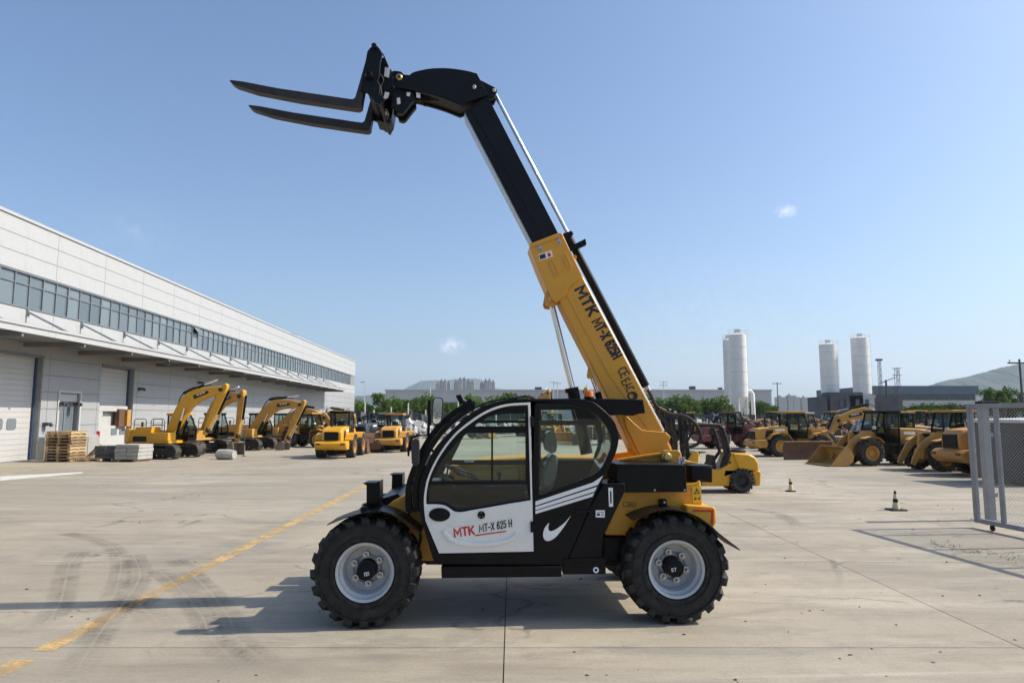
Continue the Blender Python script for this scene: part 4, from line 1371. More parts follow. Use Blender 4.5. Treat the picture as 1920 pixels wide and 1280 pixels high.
# ---- excavator -------------------------------------------------------
BL, SL = 4.75, 3.3
def excavator(label, loc, rz, paint_, sc, boom, stick, bucket, with_bucket=True, decal=True, black_cab=True):
    t = thing('excavator', label, 'excavator', loc, rz, 'yellow excavators parked in the yard', sc)
    p = M[paint_]
    # tracks
    for s in (-1, 1):
        y = s * 1.2
        path = []
        for k in range(9):
            a = R(90 + 180 * k / 8); path.append((-1.55 + .44 * math.cos(a), .46 + .44 * math.sin(a)))
        for k in range(9):
            a = R(-90 + 180 * k / 8); path.append((1.55 + .44 * math.cos(a), .46 + .44 * math.sin(a)))
        tr = MB()
        full = path + [path[0]]
        # individual shoes proud of the belt
        tr.strip(full, 0.05, y - .28, y + .28)
        L = 0
        for i in range(len(full) - 1):
            a, b = Vector(full[i]), Vector(full[i + 1])
            n = max(1, round((b - a).length / 0.19))
            for k in range(n):
                c = a.lerp(b, (k + .5) / n); d = (b - a).normalized()
                nn = Vector((-d.y, d.x)) * -1
                ang = math.atan2(d.y, d.x)
                tr.box((c.x + nn.x * .035, y, c.y + nn.y * .035), ((b - a).length / n * .86, .60, .04), Matrix.Rotation(-ang, 3, 'Y'))
                e = c + nn * .065
                tr.box((e.x, y, e.y), (.03, .60, .05), Matrix.Rotation(-ang, 3, 'Y'))
        to = tr.build('track', M['track'], t, smooth=0)
        fr = MB().bx(-1.5, 1.5, y - .2, y + .2, .3, .72)
        fr.lathe([(0, -.18), (.36, -.18), (.36, .18), (0, .18)], 16, (1.55, y, .46)).lathe([(0, -.18), (.36, -.18), (.36, .18), (0, .18)], 16, (-1.55, y, .46))
        for k in range(6):
            fr.lathe([(0, -.15), (.11, -.15), (.11, .15), (0, .15)], 10, (-1.1 + .44 * k, y, .17))
        fr.build('track_frame', M['track_dark'], to)
    MB().bx(-.9, .9, -1.0, 1.0, .45, .8).lathe([(0, .8), (.65, .8), (.65, 1.02), (0, 1.02)], 20, axis='z').build('undercarriage', M['track_dark'], t)
    # house
    hs = MB().plate([(-1.6, 1.02), (1.3, 1.02), (1.3, 1.2), (.1, 1.28), (.1, 1.75), (-1.6, 1.95)], -1.25, 1.25)
    hs.build('house', p, t, smooth=0, bevel=0.04)
    cw = MB()
    pts = [(-1.6, -1.3), (-1.6, 1.3)] + [(-1.6 - .95 * math.sin(R(a)), 1.3 * math.cos(R(a))) for a in range(20, 180, 20)]
    cw.plate(pts, 1.04, 2.0, plane='xy')
    cw.build('counterweight', p, t, smooth=30, bevel=0.05)
    MB().bx(-1.2, .0, -1.27, -.3, 1.60, 2.12).build('engine_cover', p, t, smooth=0, bevel=0.05)
    MB().bx(.1, 1.25, -1.27, -.45, 1.21, 1.75).build('tool_box', p, t, smooth=0, bevel=0.04)
    MB().plate([(-1.35, 1.16), (-.35, 1.16), (-.35, 1.5), (-1.35, 1.5)], -1.268, -1.254).build('vent_grille', M['black_matt'], t, smooth=0)
    MB().cyl((-1.2, -.6, 2.1), (-1.2, -.6, 2.45), .07, 10).build('exhaust', M['black_matt'], t)
    for (xa, xb, y) in ((-.1, .9, -1.2), (-1.4, -.5, -1.15), (-1.5, -.8, .9)):
        rl = MB().tube([(xa, y, 1.75), (xa, y, 2.55), (xa + .12, y, 2.66), (xb - .12, y, 2.66), (xb, y, 2.55), (xb, y, 1.75)], .025, 6)
        rl.cyl((xa, y, 2.25), (xb, y, 2.25), .02, 5)
        rl.build('handrail', M['black_matt'], t)
    kit_cab(t, [(.05, 1.15), (.05, 2.92), (1.15, 2.92), (1.62, 1.95), (1.62, 1.3), (1.4, 1.15)], .3, 1.25, M['black'], M['black'] if black_cab else p, sill=1.55)
    # boom
    rb = math.radians(boom)
    root = Vector((.55, 1.65))
    tip = root + Vector((math.cos(rb), math.sin(rb))) * BL
    cl_ = [(0, 0), (.12, .055), (.32, .143), (.45, .185), (.575, .195), (.68, .165), (.80, .112), (.9, .058), (1, 0)]
    th_ = [.06, .075, .092, .10, .10, .09, .075, .062, .05]
    up, dn = [], []
    for i, c in enumerate(cl_):
        a = Vector(cl_[max(i - 1, 0)]); b = Vector(cl_[min(i + 1, len(cl_) - 1)])
        d = (b - a).normalized(); nn = Vector((-d.y, d.x))
        up.append(((c[0] + nn.x * th_[i]) * BL, (c[1] + nn.y * th_[i]) * BL)); dn.append(((c[0] - nn.x * th_[i]) * BL, (c[1] - nn.y * th_[i]) * BL))
    bo = MB().plate(up + dn[::-1], -.24, .24).build('boom', p, t, smooth=25, bevel=0.03, loc=(root.x, 0, root.y), rot=(0, -rb, 0))
    MB().cyl((0, -.36, 0), (0, .36, 0), .16, 14).build('pivot', M['track_dark'], bo)
    MB().cyl((BL, -.3, 0), (BL, .3, 0), .13, 14).build('pivot', M['track_dark'], bo)
    cy = MB().cyl((BL * .50, 0, BL * .345), (BL * .82, 0, BL * .235), .095, 12)
    cy.build('stick_cylinder', M['black'], bo)
    MB().cyl((BL * .80, 0, BL * .242), (BL * 1.02, 0, BL * .165), .05, 10).build('cylinder_rod', M['chrome'], bo)
    if decal:
        for s in (-1, 1):
            MB().plate([(BL * .60, BL * .150), (BL * .83, BL * .075), (BL * .845, BL * .110), (BL * .62, BL * .205)], s * .243, s * .248).build('name_plate', M['decal_black'], bo, smooth=0)
            sg = MB()
            for k in range(3):
                x = BL * (.665 + .045 * k)
                sg.plate([(x, BL * .158 - k * .075), (x + .17, BL * .148 - k * .075), (x + .17, BL * .165 - k * .075), (x, BL * .175 - k * .075)], s * .2485, s * .253)
            sg.build('pale_emblem', M['decal_white'], bo, smooth=0)
    hose = MB().tube([(BL * .2, .1, BL * .20), (BL * .4, .12, BL * .335), (BL * .5, .12, BL * .37), (BL * .65, .12, BL * .33), (BL * .9, .1, BL * .17)], .035, 6)
    hose.build('hose', M['rubber'], bo)
    # boom cylinders
    q = Vector((1.15, 1.25)); e = root + Vector((math.cos(rb) * .42 - math.sin(rb) * .13, math.sin(rb) * .42 + math.cos(rb) * .13)) * BL
    for y in (-.36, .36):
        mid_ = q.lerp(e, .6)
        co = MB().cyl((q.x, y, q.y), (mid_.x, y, mid_.y), .10, 12).build('boom_cylinder', M['black'], t)
        MB().cyl((mid_.x, y, mid_.y), (e.x, y, e.y), .055, 10).build('cylinder_rod', M['chrome'], co)
    # stick
    rs_ = math.radians(stick)
    so = MB().plate([(-.50, .10), (-.44, .28), (-.2, .34), (.25, .30), (SL * .97, .13), (SL * 1.0, -.0), (SL * .97, -.11), (.3, -.20), (-.05, -.22), (-.2, -.12)], -.17, .17).build('stick', p, t, smooth=25, bevel=0.03, loc=(tip.x, 0, tip.y), rot=(0, -rs_, 0))
    MB().cyl((-.1, 0, .48), (SL * .5, 0, .38), .085, 12).build('bucket_cylinder', M['black'], so)
    MB().cyl((SL * .48, 0, .385), (SL * .86, 0, .30), .045, 10).build('cylinder_rod', M['chrome'], so)
    MB().plate([(SL * .82, .05), (SL * .86, .34), (SL * .92, .34), (SL * .9, .05)], -.22, .22).build('link', M['track_dark'], so, smooth=0)
    end = tip + Vector((math.cos(rs_), math.sin(rs_))) * SL
    if with_bucket:
        rk = math.radians(bucket)
        path = [(-.05, .18), (.05, -.1), (.3, -.22), (.7, -.15), (1.0, .1), (1.12, .5), (1.05, .85)]
        bk = MB().strip(path, .05, -.5, .5)
        for s in (-1, 1):
            bk.plate(path + [(.25, .45)], s * .5 - .02, s * .5 + .02)
        for k in range(4):
            y = -.38 + .25 * k
            bk.box((1.03, y, .98), (.07, .11, .26))
        bk.build('bucket', M['grey_steel'], t, smooth=25, loc=(end.x, 0, end.y), rot=(0, -rk, 0))
    return t

# ---- wheel loader ----------------------------------------------------
def loader(label, loc, rz, paint_, sc, name='wheel_loader', cat='loader', bucket=True, rim='yellow_worn', bucket_mat='yellow_old', lift=0, cab_roof=None, hood_h=0):
    t = thing(name, label, cat, loc, rz, None, sc)
    p = M[paint_]
    rm = M[rim]
    for (x, s) in ((-1.45, -1), (-1.45, 1), (1.5, -1), (1.5, 1)):
        kit_wheel(t, (x, s * 1.0, .74), .74, .56, rm, M['rubber_old'], rz=0 if s < 0 else math.pi)
    MB().cyl((-1.45, -.9, .74), (-1.45, .9, .74), .2, 12).build('axle', M['track_dark'], t)
    MB().cyl((1.5, -.9, .74), (1.5, .9, .74), .2, 12).build('axle', M['track_dark'], t)
    # rear frame, hood and counterweight
    MB().bx(-2.75, -.35, -.55, .55, .62, 1.15).build('rear_frame', M['track_dark'], t, smooth=0)
    hd = MB().plate([(-2.95, 1.14), (-2.98, 1.75 + hood_h), (-2.75, 1.98 + hood_h), (-1.6, 2.12 + hood_h), (-.62, 2.12 + hood_h), (-.62, 1.14)], -.66, .66)
    ho = hd.build('hood', p, t, smooth=25, bevel=0.09, seg=3)
    gr = MB().bx(-3.02, -2.96, -.46, .46, 1.22, 1.78 + hood_h)
    go = gr.build('grille', M['black_matt'], t, smooth=0)
    for k in range(6):
        MB().bx(-3.04, -3.02, -.44, .44, 1.27 + k * .085, 1.30 + k * .085).build('grille_bar', M['black'], go, smooth=0)
    for s in (-1, 1):
        MB().plate([(-2.35, 1.32), (-1.75, 1.32), (-1.75, 1.86), (-2.25, 1.80)], s * .664, s * .676).build('side_grille', M['black_matt'], t, smooth=0)
        MB().plate([(-1.6, 1.75), (-.9, 1.78), (-.9, 1.92), (-1.6, 1.90)], s * .664, s * .672).build('emblem', M['decal_white'], t, smooth=0)
    MB().plate([(-3.2, .78), (-3.25, 1.02), (-3.0, 1.18), (-2.4, 1.18), (-2.25, .95), (-2.35, .62), (-2.95, .60)], -1.06, 1.06).build('counterweight', p, t, smooth=0, bevel=0.07)
    for s in (-1, 1):
        MB().bx(-3.27, -3.20, s * .8 - .14, s * .8 + .14, .92, 1.04).build('rear_lamp', M['rust'], t, smooth=0)
        fp = [(-2.28, 1.22), (-1.98, 1.55), (-1.45, 1.66), (-.92, 1.55), (-.68, 1.25)]
        MB().strip(fp, .04, s * .72 - (.0 if s > 0 else .56), s * .72 + (.56 if s > 0 else 0)).build('fender', p, t)
        MB().strip([(.72, 1.3), (1.0, 1.58), (1.5, 1.66), (1.95, 1.55)], .04, s * .74 - (.0 if s > 0 else .52), s * .74 + (.52 if s > 0 else 0)).build('fender', p, t)
    MB().cyl((-1.9, .25, 2.05 + hood_h), (-1.9, .25, 2.75 + hood_h), .06, 10).build('exhaust', M['black_matt'], t)
    # cab
    kit_cab(t, [(-.62, 1.3), (-.66, 3.02), (.55, 3.02), (.82, 2.1), (.66, 1.3)], -.68, .68, M['black'], M[cab_roof] if cab_roof else p, sill=1.75)
    st_ = MB()
    for k in range(3):
        st_.box((-.1, .93, .55 + .32 * k), (.5, .26, .04))
    st_.bx(-.36, -.33, .8, 1.06, .5, 1.3).bx(.13, .16, .8, 1.06, .5, 1.3)
    st_.build('steps', M['black_matt'], t, smooth=0)
    # front frame and arms
    MB().plate([(.15, .6), (.15, 1.2), (.75, 1.9), (1.15, 1.98), (1.35, 1.6), (2.1, 1.1), (2.15, .6)], -.38, .38).build('front_frame', p, t, smooth=0, bevel=0.03)
    arm = [(1.0, 1.82), (1.55, 1.78), (2.25, 1.30), (2.72, .62), (2.85, .34)]
    if lift:
        arm = [(1.0, 1.82), (1.6, 1.92), (2.4, 1.65), (3.0, 1.05), (3.15, .75)]
    for s in (-1, 1):
        ap = MB()
        th_ = [.13, .18, .19, .16, .12]
        upp, dnn = [], []
        for i, c in enumerate(arm):
            a = Vector(arm[max(i - 1, 0)]); b = Vector(arm[min(i + 1, 4)])
            d = (b - a).normalized(); nn = Vector((-d.y, d.x))
            upp.append((c[0] + nn.x * th_[i], c[1] + nn.y * th_[i])); dnn.append((c[0] - nn.x * th_[i], c[1] - nn.y * th_[i]))
        ap.plate(upp + dnn[::-1], s * .52 - .06, s * .52 + .06)
        ao = ap.build('lift_arm', p, t, smooth=0, bevel=0.02)
        MB().cyl((1.1, s * .38, 1.0), (1.9, s * .45, 1.35), .08, 10).build('lift_cylinder', M['black'], ao)
    tl = MB().plate([(1.75, 1.35), (1.9, 1.95), (2.05, 1.95), (2.15, 1.3), (2.0, .9)], -.09, .09).build('tilt_lever', p, t, smooth=0, bevel=0.02)
    MB().cyl((1.0, 0, 1.75), (1.92, 0, 1.88), .08, 10).build('tilt_cylinder', M['black'], tl)
    MB().cyl((2.05, 0, 1.0), (2.75, 0, .7), .05, 8).build('tilt_link', M['track_dark'], tl)
    for s in (-1, 1):
        MB().box((.98, s * .72, 2.15), (.1, .24, .18)).build('headlamp', M['pole'], t, smooth=0, bevel=.02)
    if bucket:
        path = [(1.15, .02), (.1, .04), (-.2, .22), (-.28, .55), (-.12, .88), (.22, 1.08)]
        bk = MB().strip(path, .05, -1.25, 1.25)
        for s in (-1, 1):
            bk.plate(path, s * 1.25 - .025, s * 1.25 + .025)
        bk.box((1.16, 0, .03), (.12, 2.5, .05))
        bx, bz = (2.95, .02) if not lift else (3.2, .45)
        bk.build('bucket', M[bucket_mat], t, smooth=25, loc=(bx, 0, bz), rot=(0, R(0 if not lift else -18), 0))
    return t

# ---- parked machines: the warehouse row ------------------------------
e1 = excavator('foremost excavator in the warehouse row, boom arched over its cab', (-17.25, 34.1, 0), R(-9), 'yellow_bright', .72, 39, -111, -150, False, True, False)
excavator('second excavator in the warehouse row, black cab facing out', (-17.3, 38.2, 0), R(-30), 'yellow_worn', .73, 33, -95, -120, True, True)
excavator('third excavator in the warehouse row, bucket resting on the ground', (-16.3, 42.3, 0), R(-10), 'yellow_worn', .73, 26, -113, -130, True, True)
excavator('fourth excavator of the row, boom stretched low toward the rear loader', (-16.4, 47.0, 0), R(-8), 'yellow_old', .73, 12, -48, -100, True, True)
excavator('farthest excavator of the row, half hidden near the far warehouse corner', (-15.6, 53.0, 0), R(-14), 'yellow_old', .70, 12, -75, -110, True, False)
loader('wheel loader seen from behind, left of the pair, black cab', (-8.75, 35.4, 0), R(91), 'yellow_bright', .73, bucket=True, bucket_mat='rust', cab_roof='black')
loader('wheel loader seen from behind, right of the pair, orange roof', (-6.9, 40.9, 0), R(88), 'yellow_worn', .70, bucket=True, bucket_mat='rust', cab_roof='orange_old')
tb = MB().strip([(1.15, .02), (.1, .04), (-.2, .22), (-.28, .55), (-.12, .88), (.22, 1.08)], .05, -.6, .6)
for s in (-1, 1):
    tb.plate([(1.15, .02), (.1, .04), (-.2, .22), (-.28, .55), (-.12, .88), (.22, 1.08)], s * .6 - .02, s * .6 + .02)
a = G(690, 849)
tag(tb.build('loose_bucket', M['rust'], None, smooth=25, loc=(a.x, a.y + .4, 0), rot=(0, 0, R(100))), 'dark loose bucket standing between the two rear loaders', 'bucket')
loader('dark small loader behind the black-cab rear loader', (-10.3, 52.0, 0), R(70), 'far_dark', .72, bucket=False, rim='rust')

# ---- parked machines: the right-hand row ------------------------------
loader('wheel loader with hood to the left and dark glazed cab, leftmost of right row', (14.6, 35.8, 0), R(4), 'yellow_worn', .73, bucket=False, cab_roof='yellow_worn', hood_h=-.05)
bl = MB().strip([(0, 0), (-.1, .25), (-.08, .58), (.10, .86)], .06, -1.2, 1.2)
for k in (-1.0, 0, 1.0):
    bl.box((-.14, k, .42), (.12, .08, .6))
bl.box((-.28, -.6, .12), (.5, .1, .18)).box((-.28, .6, .12), (.5, .1, .18))
a = G(1520, 862)
tag(bl.build('dozer_blade', M['rust'], None, smooth=25, loc=(a.x, a.y + .25, 0.0), rot=(0, 0, R(-84))), 'rusty brown dozer blade standing before the leftmost right-row loader', 'blade')
loader('front loader with its wide yellow bucket down, facing left', (15.9, 29.6, 0), R(187), 'yellow_old', .73, bucket=True, bucket_mat='yellow_old', cab_roof='black')
loader('loader without a bucket beside the gate, glazed cab turned left', (17.1, 26.6, 0), R(186), 'yellow_old', .73, bucket=False, cab_roof='yellow_old')
loader('orange-hooded loader nearest the gate, rear toward the yard', (17.75, 24.4, 0), R(3), 'orange_old', .78, bucket=True, cab_roof='black', hood_h=.05)
excavator('excavator with its boom reaching left over the right-hand loaders', (24.6, 43.5, 0), R(180), 'yellow_worn', .76, 8, -62, -110, True, True)
loader('maroon loader standing behind the forklift', (14.0, 44.0, 0), R(10), 'maroon', .74, bucket=False, rim='maroon', cab_roof='maroon')
loader('dusty yellow loader behind the maroon one', (13.2, 52.0, 0), R(170), 'yellow_old', .74, bucket=True)
excavator('orange-yellow excavator far behind the forklift, boom lifted right', (9.0, 62.0, 0), R(-4), 'orange_old', .78, 24, -20, -60, True, False)
loader('old loader far behind the forklift mast', (12.6, 66.0, 0), R(200), 'yellow_old', .78, bucket=True)
excavator('excavator seen upright through the rear cab window', (5.6, 50.0, 0), R(-100), 'yellow_worn', .73, 46, -105, -140, True, False)
loader('yellow loader seen through the rear cab window', (3.4, 55.0, 0), R(-80), 'yellow_worn', .73, bucket=True)
excavator('far excavator seen above the telehandler seat', (2.2, 70.0, 0), R(-60), 'yellow_old', .8, 50, -80, -120, True, False)
loader('far small loader seen through the cab door window', (-4.2, 62.0, 0), R(30), 'far_grey', .7, bucket=True, rim='rust')
for i, (u_, Y, rz) in enumerate(((1450, 78, 10), (1500, 88, 170), (1560, 74, 190), (1640, 66, 185), (1720, 58, 175))):
    p_ = P(u_, 790, Y)
    loader('background loader in the crowd behind the right row, %s' % ('below the utility pole', 'below the hazy blocks', 'below the middle silo', 'below the lattice mast', 'below the blue building')[i], (p_.x, Y, 0), R(rz), ('yellow_old', 'orange_old', 'yellow_old', 'far_grey', 'yellow_worn')[i], .8, bucket=(i % 2 == 0), rim='rust')

loader('loader standing between the wide-bucket loader and the reaching boom', (19.8, 35.2, 0), R(184), 'yellow_worn', .73, bucket=False, cab_roof='yellow_worn')
loader('loader with raised hood behind the bucketless one near the gate', (22.6, 31.4, 0), R(181), 'yellow_old', .76, bucket=False, cab_roof='black', hood_h=.1)
loader('small loader tucked behind the leftmost right-row loader', (17.4, 41.2, 0), R(12), 'yellow_old', .72, bucket=True, bucket_mat='rust', cab_roof='far_grey')
loader('dusty loader behind the reaching boom, rightmost of the second rank', (23.6, 37.8, 0), R(190), 'orange_old', .74, bucket=False, cab_roof='yellow_old')
loader('old loader squeezed between the excavators and the black-cab rear loader', (-13.5, 46.0, 0), R(-18), 'yellow_old', .72, bucket=True, cab_roof='yellow_old')
# dark sheeted load behind the gate
a = G(1885, 912)
t = thing('sheeted_load', 'dark sheeted stack with a pale lid behind the gate', 'stack', (a.x + 2.45, a.y + 1.1, 0), R(4))
ml = MB()
nx, nz = 9, 6
rr = random.Random(4)
def lump(x, z):
    return rr.uniform(-.07, .07)
for side in (-1, 1):
    vv = [(-1.9 + 3.8 * i / nx, side * (1.0 + lump(0, 0)), .15 + 1.75 * j / nz) for j in range(nz + 1) for i in range(nx + 1)]
    ff = [(j * (nx + 1) + i, j * (nx + 1) + i + 1, (j + 1) * (nx + 1) + i + 1, (j + 1) * (nx + 1) + i) for j in range(nz) for i in range(nx)]
    ml.add(vv, ff if side < 0 else [f[::-1] for f in ff])
ml.bx(-1.9, 1.9, -.98, .98, .1, 1.88)
ml.build('sheet', M['tarp'], t, smooth=40)
MB().box((0, 0, 1.97), (4.1, 2.2, .1), Matrix.Rotation(R(-1.5), 3, 'Y')).build('lid', M['pole'], t, smooth=0, bevel=.02)
for x in (-1.4, 0, 1.4):
    MB().bx(x - .1, x + .1, -.95, .95, 0, .1).build('bearer', M['wood'], t, smooth=0)

# ---- forklift ---------------------------------------------------------
fk = G(1394, 926)
FY = fk.y + .12
def FP(u, v, off=0.0):
    q_ = P(u, v, FY + off)
    return q_
fkx = FP(1394, 926).x
t = thing('forklift', 'bright yellow counterbalance forklift behind the telehandler, facing left', 'forklift', (fkx, FY, 0))
def fl(pts, off=0.0):
    out = []
    for (u, v) in pts:
        q_ = P(u, v, FY + off); out.append((q_.x - fkx, q_.z))
    return out
kit_wheel(t, (0, .16, .335), .335, .26, M['track_dark'], M['rubber_old'])
kit_wheel(t, (0, 1.0, .335), .335, .26, M['track_dark'], M['rubber_old'], rz=math.pi)
xf_ = fl([(1292, 900)])[0][0]
kit_wheel(t, (xf_, .14, .37), .37, .3, M['track_dark'], M['rubber_old'])
kit_wheel(t, (xf_, 1.05, .37), .37, .3, M['track_dark'], M['rubber_old'], rz=math.pi)
MB().plate(fl([(1310, 905), (1312, 912), (1370, 912), (1376, 893), (1386, 884), (1402, 884), (1412, 893), (1417, 912), (1427, 911), (1429.5, 885), (1426, 882), (1425, 866), (1418, 856), (1405, 850), (1374, 849), (1366, 870), (1352, 880), (1338, 881), (1333, 903)]), .12, 1.06).build('chassis', M['yellow_bright'], t, smooth=25, bevel=.025)
MB().plate(fl([(1376, 850), (1406, 851), (1418, 857), (1424, 867), (1425, 881), (1388, 881)]), .06, 1.12).build('counterweight', M['yellow_bright'], t, smooth=25, bevel=.05, seg=3)
MB().plate(fl([(1412, 884), (1427, 882), (1430, 887), (1428, 911), (1419, 912), (1416, 900)]), .07, 1.11).build('rear_bumper', M['yellow_bright'], t, smooth=25, bevel=.04)
MB().plate(fl([(1312, 878), (1334, 878), (1340, 868), (1341, 855), (1345, 854), (1349, 879), (1335, 885), (1312, 888)]), .25, .9).build('seat', M['cushion'], t, smooth=0, bevel=.04)
gd = MB()
for off in (.12, 1.0):
    pth = fl([(1356, 870), (1370, 850), (1366, 828), (1358, 803), (1350, 797), (1300, 796), (1286, 812), (1280, 878)])
    gd.tube([(p_[0], off, p_[1]) for p_ in pth], .048, 8)
for u_ in (1305, 1318, 1331, 1344):
    x_ = fl([(u_, 797)])[0]
    gd.cyl((x_[0], .12, x_[1]), (x_[0], 1.0, x_[1]), .028, 6)
gd.build('overhead_guard', M['black_matt'], t)
MB().plate(fl([(1356, 798), (1366, 826), (1373, 850), (1366, 872), (1352, 878), (1360, 850), (1356, 826), (1350, 805)]), .10, .16).build('rear_pillar', M['black_matt'], t, smooth=0)
ms = MB()
for off in (.3, .85):
    a0 = fl([(1268, 916)])[0]; a1 = fl([(1254, 768)])[0]
    for dx in (-.06, .10, .42):
        ms.plate([(a0[0] + dx, a0[1]), (a0[0] + dx + .1, a0[1]), (a1[0] + dx + .1, a1[1]), (a1[0] + dx, a1[1])], off - .05, off + .05)
for v_ in (780, 840, 900):
    c_ = fl([(1262, v_)])[0]
    ms.box((c_[0] + .1, .58, c_[1]), (.1, .6, .12))
ms.build('mast', M['black_matt'], t, smooth=0)
for off in (.4, .78):
    c_ = fl([(1258, 905)])[0]
    MB().plate([(c_[0], .05), (c_[0], .6), (c_[0] - .05, .6), (c_[0] - .05, .1), (c_[0] - 1.05, .07), (c_[0] - 1.05, .05)], off - .06, off + .06).build('fork', M['fork'], t, smooth=0)
MB().plate(fl([(1288, 905), (1290, 868), (1300, 850), (1308, 846), (1314, 850), (1313, 878), (1316, 905)]), .16, 1.02).build('front_cowl', M['yellow_bright'], t, smooth=25, bevel=.02)
MB().plate(fl([(1296, 795), (1350, 795.5), (1358, 801), (1356, 804), (1346, 799.5), (1298, 800)]), .1, 1.04).build('guard_roof', M['black_matt'], t, smooth=0)
MB().plate(fl([(1318, 905), (1320, 884), (1350, 884), (1370, 872), (1372, 905)]), .16, 1.02).build('side_panel', M['yellow_bright'], t, smooth=0)
c_ = fl([(1396, 846)])[0]
MB().lathe([(0, .0), (.2, .0), (.22, .05), (.18, .09), (.07, .11), (0, .115)], 18, (c_[0], .55, c_[1] - .06), axis='z').build('air_cap', M['black_matt'], t)
c_ = fl([(1371, 867)])[0]
MB().cyl((c_[0], .10, c_[1]), (c_[0], .13, c_[1]), .03, 12).build('fuel_cap', M['black_matt'], t)
c_ = fl([(1330, 850)])[0]
MB().tube([(c_[0] - .25, .58, .75), (c_[0] - .12, .58, 1.05)], .03, 8).lathe([(.16, -.015), (.18, 0), (.16, .015), (.14, 0)], 20, (c_[0] - .10, .58, 1.07), axis='z', close=True).build('steering_wheel', M['black_matt'], t)
# ------------------------------------------------------------------ the telehandler
pf, pr = G(690, 1177), G(1272, 1169)
TPSI = math.atan2(pr.y - pf.y, pr.x - pf.x)
t_x = Vector((math.cos(TPSI), math.sin(TPSI), 0)); t_y = Vector((-math.sin(TPSI), math.cos(TPSI), 0))
TO = (pf + pr) / 2 - t_y * 0.04
th = thing('telehandler', 'yellow and black telehandler with raised boom, forks and white door', 'telehandler', TO, TPSI)
def T(u, v, ly):
    d = pix_dir(u, v)
    o = Vector((0, 0, CAM_H)) - TO
    t = (ly - o.dot(t_y)) / d.dot(t_y)
    p = o + d * t
    return (p.dot(t_x), p.z)
def tp(pts, ly):
    return [T(u, v, ly) for (u, v) in pts]
def T3(u, v, ly):
    a = T(u, v, ly)
    return (a[0], ly, a[1])
def tplate(name, pts, y0, y1, mat_, parent=None, holes=(), bevel=0.006, smooth=25, at=None, seg=2):
    at = y0 if at is None else at
    return MB().plate(tp(pts, at), y0, y1, [tp(h, at) for h in holes]).build(name, M[mat_], parent or th, smooth=smooth, bevel=bevel, seg=seg)
def arc_pts(pts, n=5):
    """smooth a pixel polyline (open)"""
    return [(p.x, p.y) for p in smooth_path([Vector((a, b, 0)) for a, b in pts], n)]

# --- wheels
WR, WW = 0.544, 0.42
RIM = 0.285
t_tyre = tyre_mesh(WR, WW, 20, M['rubber'], RIM, 0.030, 64)
# ribs and a lettering band on the sidewall, as relief
rimb = MB().lathe([(0.0, .02), (.13, .02), (.15, .0), (.215, .005), (.225, -.03), (.235, -.055), (.236, -.10), (.262, -.125), (.266, -.185), (.288, -.198), (.292, -.192), (.292, -.17), (.272, -.15), (.272, .16), (.292, .19), (.2, .19)], 56)
t_rim = rimb.mesh('wheel', 30); t_rim.materials.append(M['rim'])
hubb = MB().lathe([(0.0, -.155), (.070, -.155), (.088, -.145), (.092, -.12), (.092, .0), (.10, .01)], 40)
t_hub = hubb.mesh('hub_cap', 30); t_hub.materials.append(M['black'])
nut = MB().lathe([(0, -.05), (.013, -.05), (.016, -.04), (.016, -.028), (.030, -.026), (.032, -.0), (.032, .015)], 6)
nut.lathe([(0, -.068), (.009, -.068), (.010, -.04)], 10)
t_nut = nut.mesh('wheel_nut', 30); t_nut.materials.append(M['steel'])
side = MB()
for s in (-1, 1):
    side.lathe([(.455, s * WW / 2 * .985), (.458, s * (WW / 2 + .006)), (.463, s * (WW / 2 + .006)), (.466, s * WW / 2 * .97)], 56, caps=False)
    side.lathe([(.345, s * WW / 2 * .99), (.348, s * (WW / 2 + .009)), (.353, s * (WW / 2 + .009)), (.356, s * WW / 2 * .99)], 56, caps=False)
    for k in range(46):
        a = 2 * math.pi * k / 46
        if (k // 6) % 2:
            continue
        side.box((.428 * math.cos(a), s * (WW / 2 - .002), .428 * math.sin(a)), (.026, .010, .012), Matrix.Rotation(-a, 3, 'Y'))
t_side = side.mesh('sidewall_relief', 30); t_side.materials.append(M['rubber'])
def tele_wheel(u, v, far=False):
    y = WW / 2 if not far else 2.3 - WW / 2
    c = T(u, v, 0.0)
    z = WR - 0.004
    o = from_mesh('wheel', t_rim, th, (c[0], y, z), (0, random.uniform(0, 6), 0) if not far else (0, random.uniform(0, 6), math.pi))
    from_mesh('tyre', t_tyre, o)
    from_mesh('sidewall_relief', t_side, o)
    from_mesh('hub_cap', t_hub, o)
    for k in range(6):
        a = 2 * math.pi * k / 6
        from_mesh('wheel_nut', t_nut, o, (.145 * math.cos(a), -.012, .145 * math.sin(a)), None, (1.25, 1.3, 1.25))
    return c[0]
wxf = tele_wheel(683, 1080); tele_wheel(683, 1080, True)
wxr = tele_wheel(1270, 1075); tele_wheel(1270, 1075, True)
